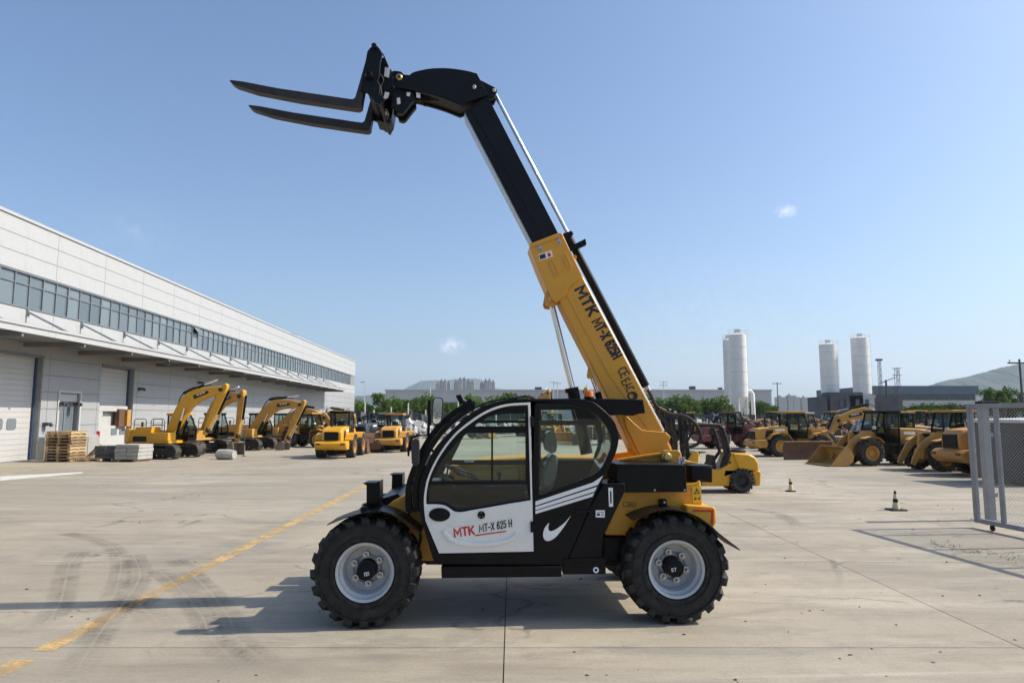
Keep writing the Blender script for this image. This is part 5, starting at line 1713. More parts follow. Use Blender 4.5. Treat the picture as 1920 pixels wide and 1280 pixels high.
GLYPH = {
    'M': (1.05, [[(0, 0), (0, 1), (.5, .30), (1, 1), (1, 0)]]), 'T': (.72, [[(0, 1), (1, 1)], [(.5, 1), (.5, 0)]]),
    'K': (.76, [[(0, 0), (0, 1)], [(1, 1), (.08, .42)], [(.34, .58), (1, 0)]]), '-': (.42, [[(0, .45), (1, .45)]]),
    'X': (.72, [[(0, 0), (1, 1)], [(0, 1), (1, 0)]]), 'H': (.66, [[(0, 0), (0, 1)], [(1, 0), (1, 1)], [(0, .5), (1, .5)]]),
    '6': (.56, [[(.9, .86), (.72, .99), (.4, 1), (.14, .82), (.02, .5), (.04, .2), (.25, .01), (.6, 0), (.92, .14), (1, .34), (.86, .54), (.5, .6), (.1, .44)]]),
    '2': (.56, [[(.04, .76), (.14, .94), (.45, 1), (.8, .96), (.97, .76), (.86, .54), (.4, .24), (.02, 0), (1, 0)]]),
    '5': (.56, [[(.94, 1), (.16, 1), (.06, .56), (.4, .64), (.78, .6), (1, .38), (.9, .12), (.5, 0), (.14, .03), (0, .16)]]),
    'C': (.66, [[(.98, .92), (.68, 1), (.35, .95), (.08, .74), (0, .5), (.08, .26), (.35, .05), (.68, 0), (.98, .08)]]),
    'E': (.60, [[(1, 1), (0, 1), (0, 0), (1, 0)], [(0, .52), (.85, .52)]]), 'A': (.74, [[(0, 0), (.5, 1), (1, 0)], [(.2, .32), (.8, .32)]]),
    'P': (.56, [[(0, 0), (0, 1), (.7, 1), (1, .8), (.9, .52), (0, .48)]]), 'n': (.6, [[(0, 0), (0, 1), (1, 1), (1, 0)]]),
    '7': (.56, [[(0, 1), (1, 1), (.35, 0)]]), 'G': (.66, [[(.98, .88), (.6, 1), (.12, .8), (0, .5), (.12, .2), (.6, 0), (1, .15), (1, .45), (.6, .45)]]),
    'L': (.56, [[(0, 1), (0, 0), (1, 0)]]), ' ': (.22, [])}
def text_mesh(body, p0, p1, cap, y, wt=.19, shear=0.0, thick=0.0015):
    """lettering of thick strokes laid along p0 -> p1 (local x-z), cap height cap, on the plane y facing -y"""
    gap = .17 + wt
    tot = sum(GLYPH[c][0] for c in body) + gap * (len(body) - 1)
    p0 = Vector(p0); p1 = Vector(p1)
    d = (p1 - p0); L = d.length; d.normalize(); up = Vector((-d.y, d.x))
    kx = L / tot
    w = wt * cap / 2
    mb = MB()
    x = 0.0
    lay = 0
    for c in body:
        gw, strokes = GLYPH[c]
        for s in strokes:
            pts = []
            for (a, b) in s:
                bb = b * (cap - 2 * w) + w
                pts.append(Vector(((x + a * gw) * kx + shear * bb, bb)))
            ll, rr = [], []
            n = len(pts)
            for i in range(n):
                d0 = (pts[i] - pts[i - 1]).normalized() if i else (pts[1] - pts[0]).normalized()
                d1 = (pts[i + 1] - pts[i]).normalized() if i < n - 1 else d0
                m = (d0 + d1)
                m = m.normalized() if m.length > .2 else d1
                nn = Vector((-m.y, m.x))
                k = min(1.9, 1 / max(.3, abs(nn.dot(Vector((-d0.y, d0.x))))))
                e = pts[i] + (d0 * -w * .9 if i == 0 else d1 * w * .9 if i == n - 1 else Vector((0, 0)))
                ll.append(e + nn * w * k); rr.append(e - nn * w * k)
            yy = y - thick - .0003 * (lay % 3)
            lay += 1
            vv = []
            for q in ll + rr:
                r_ = p0 + d * q.x + up * q.y
                vv.append((r_.x, yy, r_.y))
            mb.add(vv, [(i, n + i, n + i + 1, i + 1) for i in range(n - 1)])
        x += gw + gap
    return mb
# hub marks
for (u0, v0, s_) in ((688, 1075, 'nn'), (1264, 1067, '57')):
    ly_ = WW / 2 - .156
    a, b = T(u0 - 4, v0 + 5, ly_), T(u0 + 4, v0 + 3.5, ly_)
    text_mesh(s_, a, b, .038, ly_, .16).build('hub_mark', M['decal_white'], th, smooth=0)

# --- axles and under-frame
for x in (wxf, wxr):
    MB().cyl((x, .30, WR), (x, 2.0, WR), .11, 16).lathe([(0, -.16), (.17, -.16), (.22, -.05), (.22, .05), (.17, .16), (0, .16)], 20, (x, 1.15, WR)).build('axle', M['black_matt'], th)
tplate('main_frame', [(760, 1002), (800, 985), (1170, 985), (1185, 1010), (1185, 1052), (1150, 1062), (1135, 1058), (800, 1058), (770, 1040)], .62, 1.7, 'black_matt')
tplate('rear_underbody', [(1131, 1006), (1200, 1006), (1200, 1062), (1180, 1066), (1168, 1052), (1131, 1048)], .5, 1.75, 'black_matt')
# --- front yellow frame, with fender, lamps and nose
tplate('front_frame', [(700, 966), (714, 958), (735, 940), (752, 931), (768, 924), (800, 915), (826, 1052), (786, 1051), (780, 1020), (768, 1000), (745, 985), (715, 975)], .42, 1.95, 'yellow', bevel=.01)
tplate('nose_plate', [(716, 958), (740, 942), (763, 931), (763, 938), (742, 949), (720, 964)], .415, .42, 'yellow', bevel=0)
tplate('nose_block', [(700, 955), (712, 935), (728, 931), (745, 925), (752, 931), (735, 942), (715, 958), (705, 962)], .55, 1.8, 'black', bevel=.01)
fpath = arc_pts([(613, 984), (640, 973), (660, 967), (690, 959.5), (712, 958), (735, 964), (755, 975), (775, 990), (788, 1000)], 4)
MB().strip(tp(fpath, -.02), .008, -.02, .46).build('fender', M['black'], th, smooth=40)
bpath = tp([(655, 968.5), (690, 961), (714, 960), (735, 966)], .46)
MB().cyl(T3(684, 957, .2), T3(716, 946, .5), .028, 12).cyl(T3(682, 957, .10), T3(684, 957, .22), .034, 12).build('fender_arm', M['black'], th)
MB().tube([T3(775, 990, .3), T3(786, 992, .35), T3(789, 1008, .35), T3(784, 1030, .38), T3(770, 1040, .4)], .014, 8).build('brake_hose', M['rubber'], th)
def front_lamp(pts, hood, ly, dep, label_px):
    o = tplate('headlamp', pts, ly, ly + dep, 'black', bevel=.006)
    MB().plate(tp(hood, ly), ly - .02, ly + dep + .02).build('lamp_hood', M['black'], o, smooth=0, bevel=.004)
    return o
hl = front_lamp([(687, 908), (711, 906), (711, 944), (687, 946)], [(681, 905.5), (684, 904), (706, 904), (709, 902), (712.5, 902), (712.5, 946), (711, 946), (711, 907), (688, 909)], .30, .22, 0)
MB().plate(tp([(676, 947), (682, 944), (712, 943), (712, 956), (692, 956), (690, 948), (682, 947)], .34), .34, .48).build('lamp_bracket', M['black'], hl, smooth=0, bevel=.004)
h2 = front_lamp([(735, 890), (754, 889), (754, 917), (734, 918)], [(731, 889), (733, 888), (752, 888), (755, 887), (755, 917), (753.5, 917.5), (753.5, 890.5), (735, 891)], 1.62, .22, 0)
MB().plate(tp([(730, 920), (748, 919), (748, 924), (752, 922), (752, 930), (730, 936)], 1.66), 1.66, 1.8).build('lamp_bracket', M['black'], h2, smooth=0, bevel=.004)
tplate('data_plate', [(745, 938.5), (751, 938), (751, 943.5), (745, 944)], .4155, .4175, 'decal_white', bevel=0)

# --- cab shell
CY0, CY1 = 0.10, 1.06
DOOR = [(823, 1037)] + arc_pts([(797.5, 976), (794.5, 946), (796, 920), (803.5, 890), (822, 852.5), (850, 815), (881, 789), (913.5, 769), (948.7, 757.8), (994, 754.5)], 4) + [(1000.5, 1033.5)]
CAB = [(815, 1058), (794, 988)] + arc_pts([(786, 955), (785.5, 930), (787, 909), (796, 881), (815, 841), (850, 803), (890, 770), (930, 753.5), (967, 747.5)], 4) + arc_pts([(1085, 747), (1113, 754), (1138, 774), (1153, 792), (1160, 817), (1156, 845), (1142, 876), (1129, 902), (1112, 937)], 4) + [(1061, 1056), (1058, 1059)]
RWIN = [(1011, 760)] + arc_pts([(1073, 760), (1108, 770), (1132, 792), (1144.5, 815), (1146, 834), (1140, 853), (1128, 877), (1109, 892)], 4) + [(1014, 928), (1011, 924)]
grow = lambda pts, c, k: [(c[0] + (p[0] - c[0]) * k, c[1] + (p[1] - c[1]) * k) for p in pts]
door_hole = grow(DOOR, (905, 900), 1.010)
cab = tplate('cab', CAB, CY0, CY0 + .05, 'black', holes=[door_hole, RWIN], bevel=.008)
# far side of the cab, glazed
cab_xz = tp(CAB, CY0)
fh = [tp(h, 1.02) for h in ([(847, 862)] + arc_pts([(872, 812), (905, 786), (940, 776), (1001, 775)], 4) + [(1001, 862)], [(838, 871), (1001, 871), (1001, 899), (826, 899)], [(1014, 768), (1076, 768), (1083, 788), (1014, 788)], [(1014, 797), (1115, 797), (1123, 830), (1112, 862), (1014, 862)])]
MB().plate(cab_xz, CY1 - .05, CY1, fh).build('cab_far_frame', M['black'], cab, smooth=25, bevel=.006)
MB().plate(tp(grow(CAB, (960, 870), .97), CY0), CY1 - .03, CY1 - .022).build('far_glass', M['glass_cab'], cab, smooth=0)
def across(name, pts, th_, mat_, y0=CY0 + .052, y1=CY1 - .052, bevel=0.0):
    return MB().strip(tp(pts, CY0), th_, y0, y1).build(name, M[mat_], cab, smooth=40)
across('roof', arc_pts([(1046, 750), (1085, 750), (1111, 757), (1135, 776)], 4), .035, 'black')
across('roof_glass', arc_pts([(905, 764), (930, 757), (967, 750.5), (1046, 750)], 4), .008, 'glass_cab')
for ly_ in (.27, .42, .57, .72, .87):
    across('roof_bar', arc_pts([(902, 765.5), (930, 757), (967, 750.5), (1050, 750)], 4), .03, 'black', ly_ - .018, ly_ + .018)
for (a_, b_) in (((903, 765), (909, 762.5)), ((968, 750.5), (975, 750.4)), ((1040, 750), (1052, 750))):
    across('roof_bar', [a_, b_], .034, 'black')
across('windscreen', arc_pts([(790, 910), (799, 882), (818, 842), (852, 804.5), (905, 764)], 5), .008, 'glass_cab')
across('front_wall', [(816, 1052), (797, 988), (789.5, 955), (790, 912)], .03, 'black')
across('rear_glass', arc_pts([(1136, 777), (1150, 794), (1156.5, 817), (1152.5, 845), (1139, 875), (1127, 900)], 4), .008, 'glass_cab')
across('rear_wall', [(1127, 900), (1110, 937), (1062, 1052)], .03, 'black')
tplate('floor', [(812, 1046), (1066, 1046), (1064, 1056), (815, 1056)], CY0 + .06, CY1 - .055, 'black_matt', cab, bevel=0)
# rear side window
MB().plate(tp(grow(RWIN, (1075, 840), 1.02), CY0), CY0 + .022, CY0 + .029).build('rear_side_glass', M['glass_cab'], cab, smooth=0)
# --- door
HOLE = arc_pts([(799, 945), (800, 920), (807.3, 891), (825.5, 854.5), (853, 818), (883, 793), (915, 773), (949, 762), (990, 759)], 4) + [(995, 937.5)] + arc_pts([(960, 943), (920.6, 950), (885.5, 956), (866, 959.5), (852, 958.5), (842, 952), (831, 946.5), (815, 945)], 3)
door = tplate('door', DOOR, CY0 - .012, CY0 + .035, 'white', th, holes=[HOLE], bevel=.005)
win = tplate('window_frame', grow(HOLE, (905, 860), 1.004), CY0 + .005, CY0 + .03, 'black', door, holes=[
    [(906, 788), (914, 781), (927, 774.5), (984.5, 769), (984.5, 788)],
    [(896, 793), (984.5, 792.5), (984.5, 798.5), (889, 799)],
    [(809.5, 901.5), (815, 888)] + arc_pts([(826, 868), (842, 846), (860, 826), (876, 812)], 3) + [(921, 811.5), (921, 901)],
    [(924.5, 811.5), (985, 811), (986, 901), (924.5, 901)],
    [(804, 909), (988, 906), (991, 934)] + arc_pts([(960, 938), (920, 945), (885, 951.5), (866, 954), (855, 953), (845, 947), (833, 941)], 3) + [(803, 940)]], bevel=.003)
MB().plate(tp(grow(HOLE, (905, 860), .995), CY0), CY0 + .014, CY0 + .020).build('glass', M['glass_cab'], door, smooth=0)
def ellipse(cx, cy, rx, ry, n=28, rot=0):
    return [(cx + rx * math.cos(2 * math.pi * k / n), cy + ry * math.sin(2 * math.pi * k / n)) for k in range(n)]
tplate('door_handle', ellipse(824, 964.5, 20, 12.8), CY0 - .022, CY0 - .010, 'black', door, bevel=.004)
tplate('door_lock', ellipse(902.5, 965, 7.2, 7.2), CY0 - .020, CY0 - .010, 'black', door, bevel=.002)
for (dx, dy) in ((-3, 3), (3, 3), (0, -4)):
    tplate('lock_screw', ellipse(902.5 + dx, 965 + dy, .9, .9, 8), CY0 - .0215, CY0 - .0195, 'steel', door, bevel=0)
# pressed swage on the door skin
sw = arc_pts([(833, 992), (836, 1000), (846, 1010), (862, 1016.5), (885, 1020), (915, 1020), (945, 1015), (962, 1008), (970, 999)], 4)
MB().strip(tp(sw, CY0 - .012), .042, CY0 - .036, CY0 - .011).build('door_swage', M['white'], door, smooth=40, bevel=.016)
sw2 = arc_pts([(840, 984), (880, 980), (930, 972), (974, 962)], 3)
MB().strip(tp(sw2, CY0 - .012), .020, CY0 - .020, CY0 - .011).build('door_swage', M['white'], door, smooth=40, bevel=.002)
yd = CY0 - .0135
text_mesh('MTK', T(853, 1007, yd), T(889, 1002, yd), .094, yd, .19).build('maker_lettering', M['decal_red'], door, smooth=0)
text_mesh('MT-X 625 H', T(899.5, 998, yd), T(959.5, 987.5, yd), .080, yd, .135, .10).build('model_lettering', M['decal_black'], door, smooth=0)
tplate('red_underline', [(891, 1002), (949, 994.3), (949, 996.5), (891, 1004.5)], yd - .0015, yd, 'decal_red', door, bevel=0)
for (v_, h_) in ((790, 10), (987, 10)):
    MB().cyl(T3(997.5, v_ - h_, CY0 - .02), T3(998, v_ + h_, CY0 - .02), .018, 10).build('hinge', M['black'], door)
# --- stripes and swoosh on the rear quarter
ys = CY0 - .003
tplate('white_stripe', [(1004, 939.5), (1112, 904), (1131, 891), (1121, 908.5), (1004, 947.5)], ys, CY0 - .0005, 'decal_white', cab, bevel=0)
tplate('white_stripe', [(1004, 949.8), (1119.5, 912), (1115, 921), (1004, 955.8)], ys, CY0 - .0005, 'decal_white', cab, bevel=0)
tplate('white_stripe', [(1004, 957.5), (1114.5, 923.5), (1111, 930.5), (1004, 963)], ys, CY0 - .0005, 'decal_white', cab, bevel=0)
sw_ = arc_pts([(1070.5, 966), (1060, 978), (1045, 990), (1035, 995), (1029.5, 994), (1028, 988), (1029.5, 980), (1026, 983), (1021, 990), (1018.5, 999), (1019, 1007), (1023, 1012.5), (1029, 1013.5), (1037, 1010), (1046, 1002), (1059, 985)], 4)
tplate('tick_emblem', sw_, ys, CY0 - .0005, 'decal_white', cab, bevel=0)
MB().cyl(T3(1082, 960, .08), T3(1110, 958, .08), .012, 8).cyl(T3(1097, 962, .07), T3(1097, 962, .09), .02, 10).build('door_catch', M['black'], cab)
# --- side tank behind the cab
tplate('side_tank', [(1114, 936), (1131, 906.5), (1172, 905.5), (1172, 920), (1135, 997), (1131, 1006), (1129, 1047), (1064, 1051)], CY0 + .005, .60, 'black', bevel=.010)
MB().plate(tp([(1140.5, 914), (1149, 914), (1149.5, 949), (1142, 949.5)], CY0), CY0 - .003, CY0 + .004, [tp([(1143.5, 920), (1146.5, 920), (1147, 943), (1144, 943)], CY0)]).build('level_gauge', M['decal_white'], th, smooth=0)
tplate('data_label', [(1117, 956), (1134, 956), (1134, 969.5), (1117, 969.5)], CY0 + .002, CY0 + .004, 'decal_white', bevel=0)
for (a, b, c, d) in ((1119, 959, 1132, 960), (1119, 962, 1125, 966), (1127, 962, 1132, 963), (1127, 965, 1132, 966)):
    tplate('label_print', [(a, b), (c, b), (c, d), (a, d)], CY0 + .0008, CY0 + .002, 'decal_black', bevel=0)
MB().lathe([(0, 0), (.05, 0), (.055, .03), (.04, .05), (0, .055)], 16, (T(1148, 906, .25)[0], .25, T(1148, 906, .25)[1] - .01), axis='z').build('filler_cap', M['black'], th)
# --- sill below the cab
tplate('sill', [(815, 1036), (1062, 1036), (1058, 1059), (822, 1060)], CY0 + .04, .5, 'black', at=CY0)
tplate('side_step', [(827, 1062.5), (1053, 1061), (1053, 1081), (828, 1083.5)], CY0 - .04, CY0 + .35, 'black', bevel=.006)
tplate('step_end', [(1056, 1052), (1136, 1047), (1136, 1076), (1056, 1076.5)], CY0 - .02, CY0 + .3, 'black', bevel=.006)
tplate('step_rail', [(1054, 1049), (1130, 1046), (1130, 1049), (1054, 1053)], CY0 - .03, CY0 + .3, 'black', bevel=.002)
MB().cyl(T3(1117.5, 1068, CY0 - .03), T3(1117.5, 1068, CY0 - .015), .030, 16).build('roller', M['decal_white'], th)
MB().cyl(T3(1117.5, 1068, CY0 - .034), T3(1117.5, 1068, CY0 - .026), .014, 12).build('roller_pin', M['black'], th)

# --- inside the cab
dash = MB().plate(tp([(803, 1000), (800, 935), (806, 905), (826, 893), (846, 897), (852, 915), (842, 960), (850, 1000)], .4), .3, .85).build('dashboard', M['dash'], cab, smooth=20, bevel=.012)
tplate('side_console', [(905, 912), (990, 912), (1005, 930), (1005, 1040), (905, 1040)], .78, .98, 'dash', cab, bevel=.015)
MB().tube([T3(838, 905, .55), T3(848, 892, .55)], .03, 10).build('steering_column', M['dash'], cab)
sc_ = Vector(T3(866, 884.5, .55))
stw = MB(Matrix.Translation(sc_) @ Matrix.Rotation(R(22), 4, 'Y'))
stw.lathe([(.19 + .015 * math.cos(a), .015 * math.sin(a)) for a in [2 * math.pi * k / 8 for k in range(8)]], 32, axis='z', close=True)
stw.box((0, 0, -.01), (.36, .05, .012)).box((0, 0, -.01), (.05, .36, .012)).cyl((0, 0, -.04), (0, 0, .02), .05, 12)
stw.build('steering_wheel', M['plastic'], cab)
MB().lathe([(0, -.02), (.03, -.01), (.03, .01), (0, .02)], 12, T3(840, 874, .45), axis='z').cyl(T3(840, 874, .45), T3(838, 890, .45), .01, 6).build('wheel_knob', M['plastic'], cab)
seat = tplate('seat', [(1016, 901), (1019, 880), (1026, 862), (1036, 852), (1044, 853), (1047, 866), (1044, 890), (1036, 918), (1020, 930), (985, 934), (983, 924), (1012, 917)], .36, .80, 'film', cab, bevel=.05, seg=3)
tplate('headrest', arc_pts([(1025, 845), (1022, 826), (1026, 812), (1034, 808), (1041, 813), (1044, 828), (1043, 845), (1034, 850)], 3), .44, .72, 'film', seat, bevel=.04, seg=3)
tplate('seat_base', [(988, 934), (1030, 932), (1034, 1044), (985, 1044)], .38, .78, 'dash', cab, bevel=.01)
MB().cyl(T3(938, 915, .88), T3(935, 888, .88), .012, 8).lathe([(0, -.03), (.025, -.02), (.028, .01), (0, .03)], 12, T3(935, 888, .88), axis='z').build('lever', M['plastic'], cab)
tplate('rear_sticker', [(1120, 868), (1131, 847), (1137, 850), (1126, 874)], .88, .886, 'decal_red', cab, bevel=0)
tplate('window_sticker', [(871, 861.5), (889, 861.5), (889, 866), (871, 866)], .985, .988, 'decal_white', cab, bevel=0)
tplate('pale_ground_plate', [(810.5, 895), (828, 896), (827, 901), (809, 901)], .30, .303, 'decal_white', cab, bevel=0)  # added pale plate, stands in for bright ground showing through the glass

# --- A-pillar guard, mirrors, wiper and lamp on the roof
gpts = arc_pts([(768, 957), (766, 930), (770, 900), (782, 868), (800, 832), (823, 800), (850, 776), (875, 759), (886, 752)], 4)
MB().strip(tp(gpts, .30), .062, .24, .36).build('front_guard', M['black'], th, smooth=40)
MB().strip(tp([(u_ + 3, v_) for u_, v_ in gpts], .30), .055, .92, 1.0).build('front_guard', M['black'], th, smooth=40)
MB().strip(tp(arc_pts([(781, 950), (778, 925), (782, 898), (792, 870), (808, 838), (832, 806), (858, 783), (884, 764)], 4), .18), .05, .14, .24).build('screen_frame', M['black'], th, smooth=40)
for (u0_, v0_, u1_, v1_) in ((770, 905, 788, 910), (797, 838, 812, 845), (838, 788, 850, 800)):
    MB().cyl(T3(u0_, v0_, .28), T3(u1_, v1_, .2), .014, 8).build('guard_stay', M['black'], th)
g2 = arc_pts([(787, 952), (783, 925), (787, 898), (797, 872)], 4)
MB().strip(tp(g2, .22), .035, .18, .26).build('guard_bracket', M['black'], th, smooth=40)
tplate('guard_foot', [(764, 955), (790, 951), (790, 958), (770, 961), (768, 968), (765, 968)], .25, .35, 'black', bevel=.003)
MB().strip(tp(arc_pts([(793, 883), (800, 868), (807, 851)], 3), .22), .03, .20, .214).build('white_strip', M['decal_white'], th, smooth=40)
MB().strip(tp(arc_pts([(823, 822), (838, 806), (858, 788), (880, 772)], 3), .19), .016, .18, .19).build('chrome_strip', M['steel'], th, smooth=40)
tplate('roof_lamp', [(854, 741), (864, 738.5), (871, 754), (862, 758.5)], .33, .45, 'black', bevel=.008)
MB().cyl(T3(868, 753, .39), T3(876, 756, .39), .018, 8).build('lamp_arm', M['black'], th)
tplate('wiper_box', [(876, 750), (884, 747), (892, 763), (886, 772), (874, 766)], .28, .42, 'black', bevel=.006)
# rear-view mirror, glass towards the operator and camera
mirror = tplate('mirror', arc_pts([(812, 795), (809.5, 785), (811, 755), (814, 746), (822, 744.5), (830, 747), (831, 760), (829, 785), (824, 794), (816, 796)], 3), .02, .07, 'plastic', bevel=.012, seg=3)
MB().plate(tp(arc_pts([(813.5, 793), (811.5, 784), (813, 756), (815.5, 747.5), (822, 746.5), (828.3, 748.5), (829, 760), (827.2, 784), (823, 792), (816.5, 794)], 3), .02), .0165, .0195).build('mirror_glass', M['mirror'], mirror, smooth=0)
MB().tube([T3(806, 748, .10), T3(804, 790, .12), T3(803, 815, .2), T3(808, 822, .3)], .016, 8).build('mirror_arm', M['black'], mirror)
tplate('mirror_back', [(801, 752), (807, 748), (808, 796), (803, 800)], .06, .18, 'black', mirror, bevel=.01)
m2 = tplate('mirror', arc_pts([(772, 868), (771, 845), (772, 828), (777, 823), (783, 824), (785, 835), (784.5, 865), (782, 872), (776, 873)], 3), -.02, .10, 'plastic', bevel=.02, seg=3)
MB().tube([T3(768, 845, .02), T3(768, 832, .05), T3(772, 820, .10), T3(783, 816, .16), T3(804, 814, .26)], .013, 8).build('mirror_arm', M['black'], m2)
tplate('mirror_clamp', [(763, 838), (769, 837), (769, 845), (767, 845), (767, 855), (764, 855)], .0, .06, 'black', m2, bevel=.004)
MB().tube([T3(880, 769, .6), T3(905, 757, .6), T3(940, 748, .6), T3(962, 744.5, .6), T3(970, 746.5, .6)], .010, 8).build('roof_hose', M['rubber'], th)
MB().tube([T3(950, 748, .5), T3(975, 744, .5), T3(985, 742.5, .5), T3(998, 745, .5), T3(1002, 748, .5)], .012, 8).build('roof_hose', M['rubber'], th)
bc = T3(1104, 746, .5)
MB().lathe([(0, .0), (.055, .0), (.055, .018), (.05, .02), (0, .02)], 16, (bc[0], .5, bc[2] - .005), axis='z').build('beacon_base', M['black'], th)
MB().lathe([(0.0, .02), (.050, .02), (.052, .06), (.046, .085), (0, .09)], 20, (bc[0], .5, bc[2] - .005), axis='z').build('beacon', M['orange_lens'], th)
# rear guard plate over the cab
tplate('roof_visor', [(1086, 750), (1098, 746.5), (1206, 748.5), (1210, 774), (1196, 776), (1187, 779), (1165, 777), (1143, 779), (1136, 771), (1115, 754)], .55, .98, 'black', bevel=.006)

# --- rear body
tplate('rear_body', [(1168, 921), (1200, 915), (1306, 905), (1313, 900), (1317, 946), (1317, 1003), (1137, 1003), (1133, 998)], .36, 1.95, 'yellow', bevel=.012)
tplate('tower', [(1148, 880), (1158, 861), (1200, 855), (1241, 849.5), (1246, 844), (1272, 844), (1277, 848), (1279, 860), (1300, 866), (1312, 868), (1316, 935), (1168, 935)], .72, .80, 'yellow', bevel=.008)
MB().plate(tp([(1148, 880), (1158, 861), (1200, 855), (1241, 849.5), (1246, 844), (1272, 844), (1277, 848), (1279, 860), (1300, 866), (1312, 868), (1316, 935), (1168, 935)], .72), 1.60, 1.68).build('tower', M['yellow'], th, smooth=25, bevel=.008)
tplate('tower_deck', [(1150, 884), (1200, 872), (1308, 872), (1312, 930), (1168, 930)], .79, 1.61, 'yellow', at=.72)
MB().strip(tp([(1150, 872), (1162, 861), (1205, 854), (1238, 849.5)], .72), .02, .66, .73).build('tower_flange', M['yellow'], th, smooth=30)
MB().cyl(T3(1250, 856, .64), T3(1250, 856, 1.72), .045, 20).build('boom_pivot', M['brass'], th)
MB().lathe([(0, -.04), (.035, -.04), (.045, -.025), (.06, -.02), (.062, .02), (0, .02)], 18, T3(1250, 856, .64)).build('pivot_nut', M['brass'], th)
bb = tplate('battery_box', [(1156, 871), (1284, 872), (1286, 874), (1288, 922), (1171, 923), (1156, 900)], .16, .70, 'black', bevel=.012)
tplate('box_lid', [(1155, 869.5), (1285, 871), (1286, 875.5), (1155, 874.5)], .15, .71, 'black', bb, bevel=.004)
for u_ in (1170, 1228, 1284):
    tplate('box_bolt', ellipse(u_, 918.5, 1.8, 1.8, 10), .152, .162, 'steel', bb, bevel=0)
tplate('rear_box', [(1294, 872), (1336, 872.5), (1336, 904.5), (1296, 901)], .42, .85, 'black', bevel=.01)
tplate('rear_box_front', [(1297, 875), (1334, 876), (1334, 901), (1298, 898)], .412, .421, 'black', bevel=.003)
tail = tplate('tail_block', [(1287, 947), (1340, 950), (1343, 954), (1344, 980), (1333, 998), (1322, 1002), (1304, 990), (1296, 972), (1286, 960)], .20, 2.1, 'yellow_bright', bevel=.02, seg=3)
for q in ([(1300, 954.5), (1338, 955.5), (1338, 959.5), (1300, 958.5)], [(1334, 959.5), (1338, 959.5), (1337.5, 983), (1333, 983.5)], [(1316, 991), (1331, 985.5), (1331.5, 989.5), (1319, 995)]):
    tplate('red_reflector', q, .195, .2005, 'reflector_red', tail, bevel=0)
tplate('warning_label', [(1297.5, 912.5), (1314.5, 911.5), (1315.5, 942), (1299.5, 943)], .352, .358, 'decal_yellow', bevel=0)
MB().plate(tp([(1306.5, 914.5), (1312.5, 925), (1301, 926)], .352), .349, .3515, [tp([(1306.6, 917), (1310.5, 924), (1303, 924.5)], .352)]).build('warning_triangle', M['decal_black'], th, smooth=0)
for q in ([(1302, 932), (1304.5, 932), (1305, 937), (1302.5, 938)], [(1310, 932), (1312.5, 931.5), (1312.5, 937), (1311, 937)], [(1305.5, 934), (1309.5, 933.6), (1309.5, 934.6), (1305.5, 935)], [(1306, 919), (1307, 919), (1307, 922.5), (1306, 922.5)]):
    tplate('warning_print', q, .349, .3515, 'decal_black', bevel=0)
tplate('safety_label', [(1272, 856), (1284.5, 857), (1285, 872), (1273, 871)], .712, .7195, 'decal_white', bevel=0)
MB().plate(tp(ellipse(1278.5, 861.5, 4, 4, 16), .71), .7085, .7115, [tp(ellipse(1278.5, 861.5, 2.9, 2.9, 16), .71)]).build('safety_print', M['decal_red'], th, smooth=0)
tplate('safety_print', [(1276, 869), (1280, 861), (1281, 862), (1278, 870)], .7085, .7115, 'decal_black', bevel=0)
MB().plate(tp([(1168.5, 941), (1192, 941), (1192, 949), (1168.5, 949)], .36), .356, .3605, [tp([(1169.6, 942), (1191, 942), (1191, 948), (1169.6, 948)], .36)]).build('plate_outline', M['decal_black'], th, smooth=0)
text_mesh('GAL', T(1177, 947, .356), T(1188, 946.5, .356), .022, .356).build('tank_mark', M['decal_black'], th, smooth=0)
# rear fender
rp_ = [(1187, 975), (1208, 965.5), (1236, 957.5), (1262, 955.5), (1290, 961), (1312, 971), (1332, 985), (1348, 1000), (1366, 1014), (1383, 1027)]
MB().strip(tp(arc_pts(rp_[:6], 3), -.02), .010, -.02, .46).build('fender', M['black'], th, smooth=40)
MB().strip(tp(arc_pts(rp_[5:], 3), -.03), .012, -.03, .44).build('fender_flap', M['rubber'], th, smooth=40)
fl_ = MB()
for k in range(12):
    y_ = -.03 + .47 * (k + .5) / 12
    c_ = T(1383, 1027, -.03)
    fl_.box((c_[0] + .012, y_, c_[1] - .010), (.035, .028, .010), Matrix.Rotation(R(40), 3, 'Y'))
fl_.build('flap_teeth', M['rubber'], th, smooth=0)
fb = tplate('fender_bracket', [(1237, 936), (1250, 935.5), (1251, 945), (1270, 957), (1270, 962), (1262, 963), (1238, 950)], .30, .36, 'black', bevel=.006)
MB().cyl(T3(1247, 951, .25), T3(1268, 959, .2), .028, 12).build('bracket_tube', M['black'], fb)
MB().cyl(T3(1246, 941, .29), T3(1246, 941, .31), .012, 10).build('bracket_bolt', M['steel'], fb)
# engine hood on the far side
tplate('engine_hood', [(832, 905), (850, 872), (925, 860), (1000, 856), (1135, 857), (1140, 985), (832, 985)], 1.46, 2.15, 'yellow', bevel=.03, seg=3)

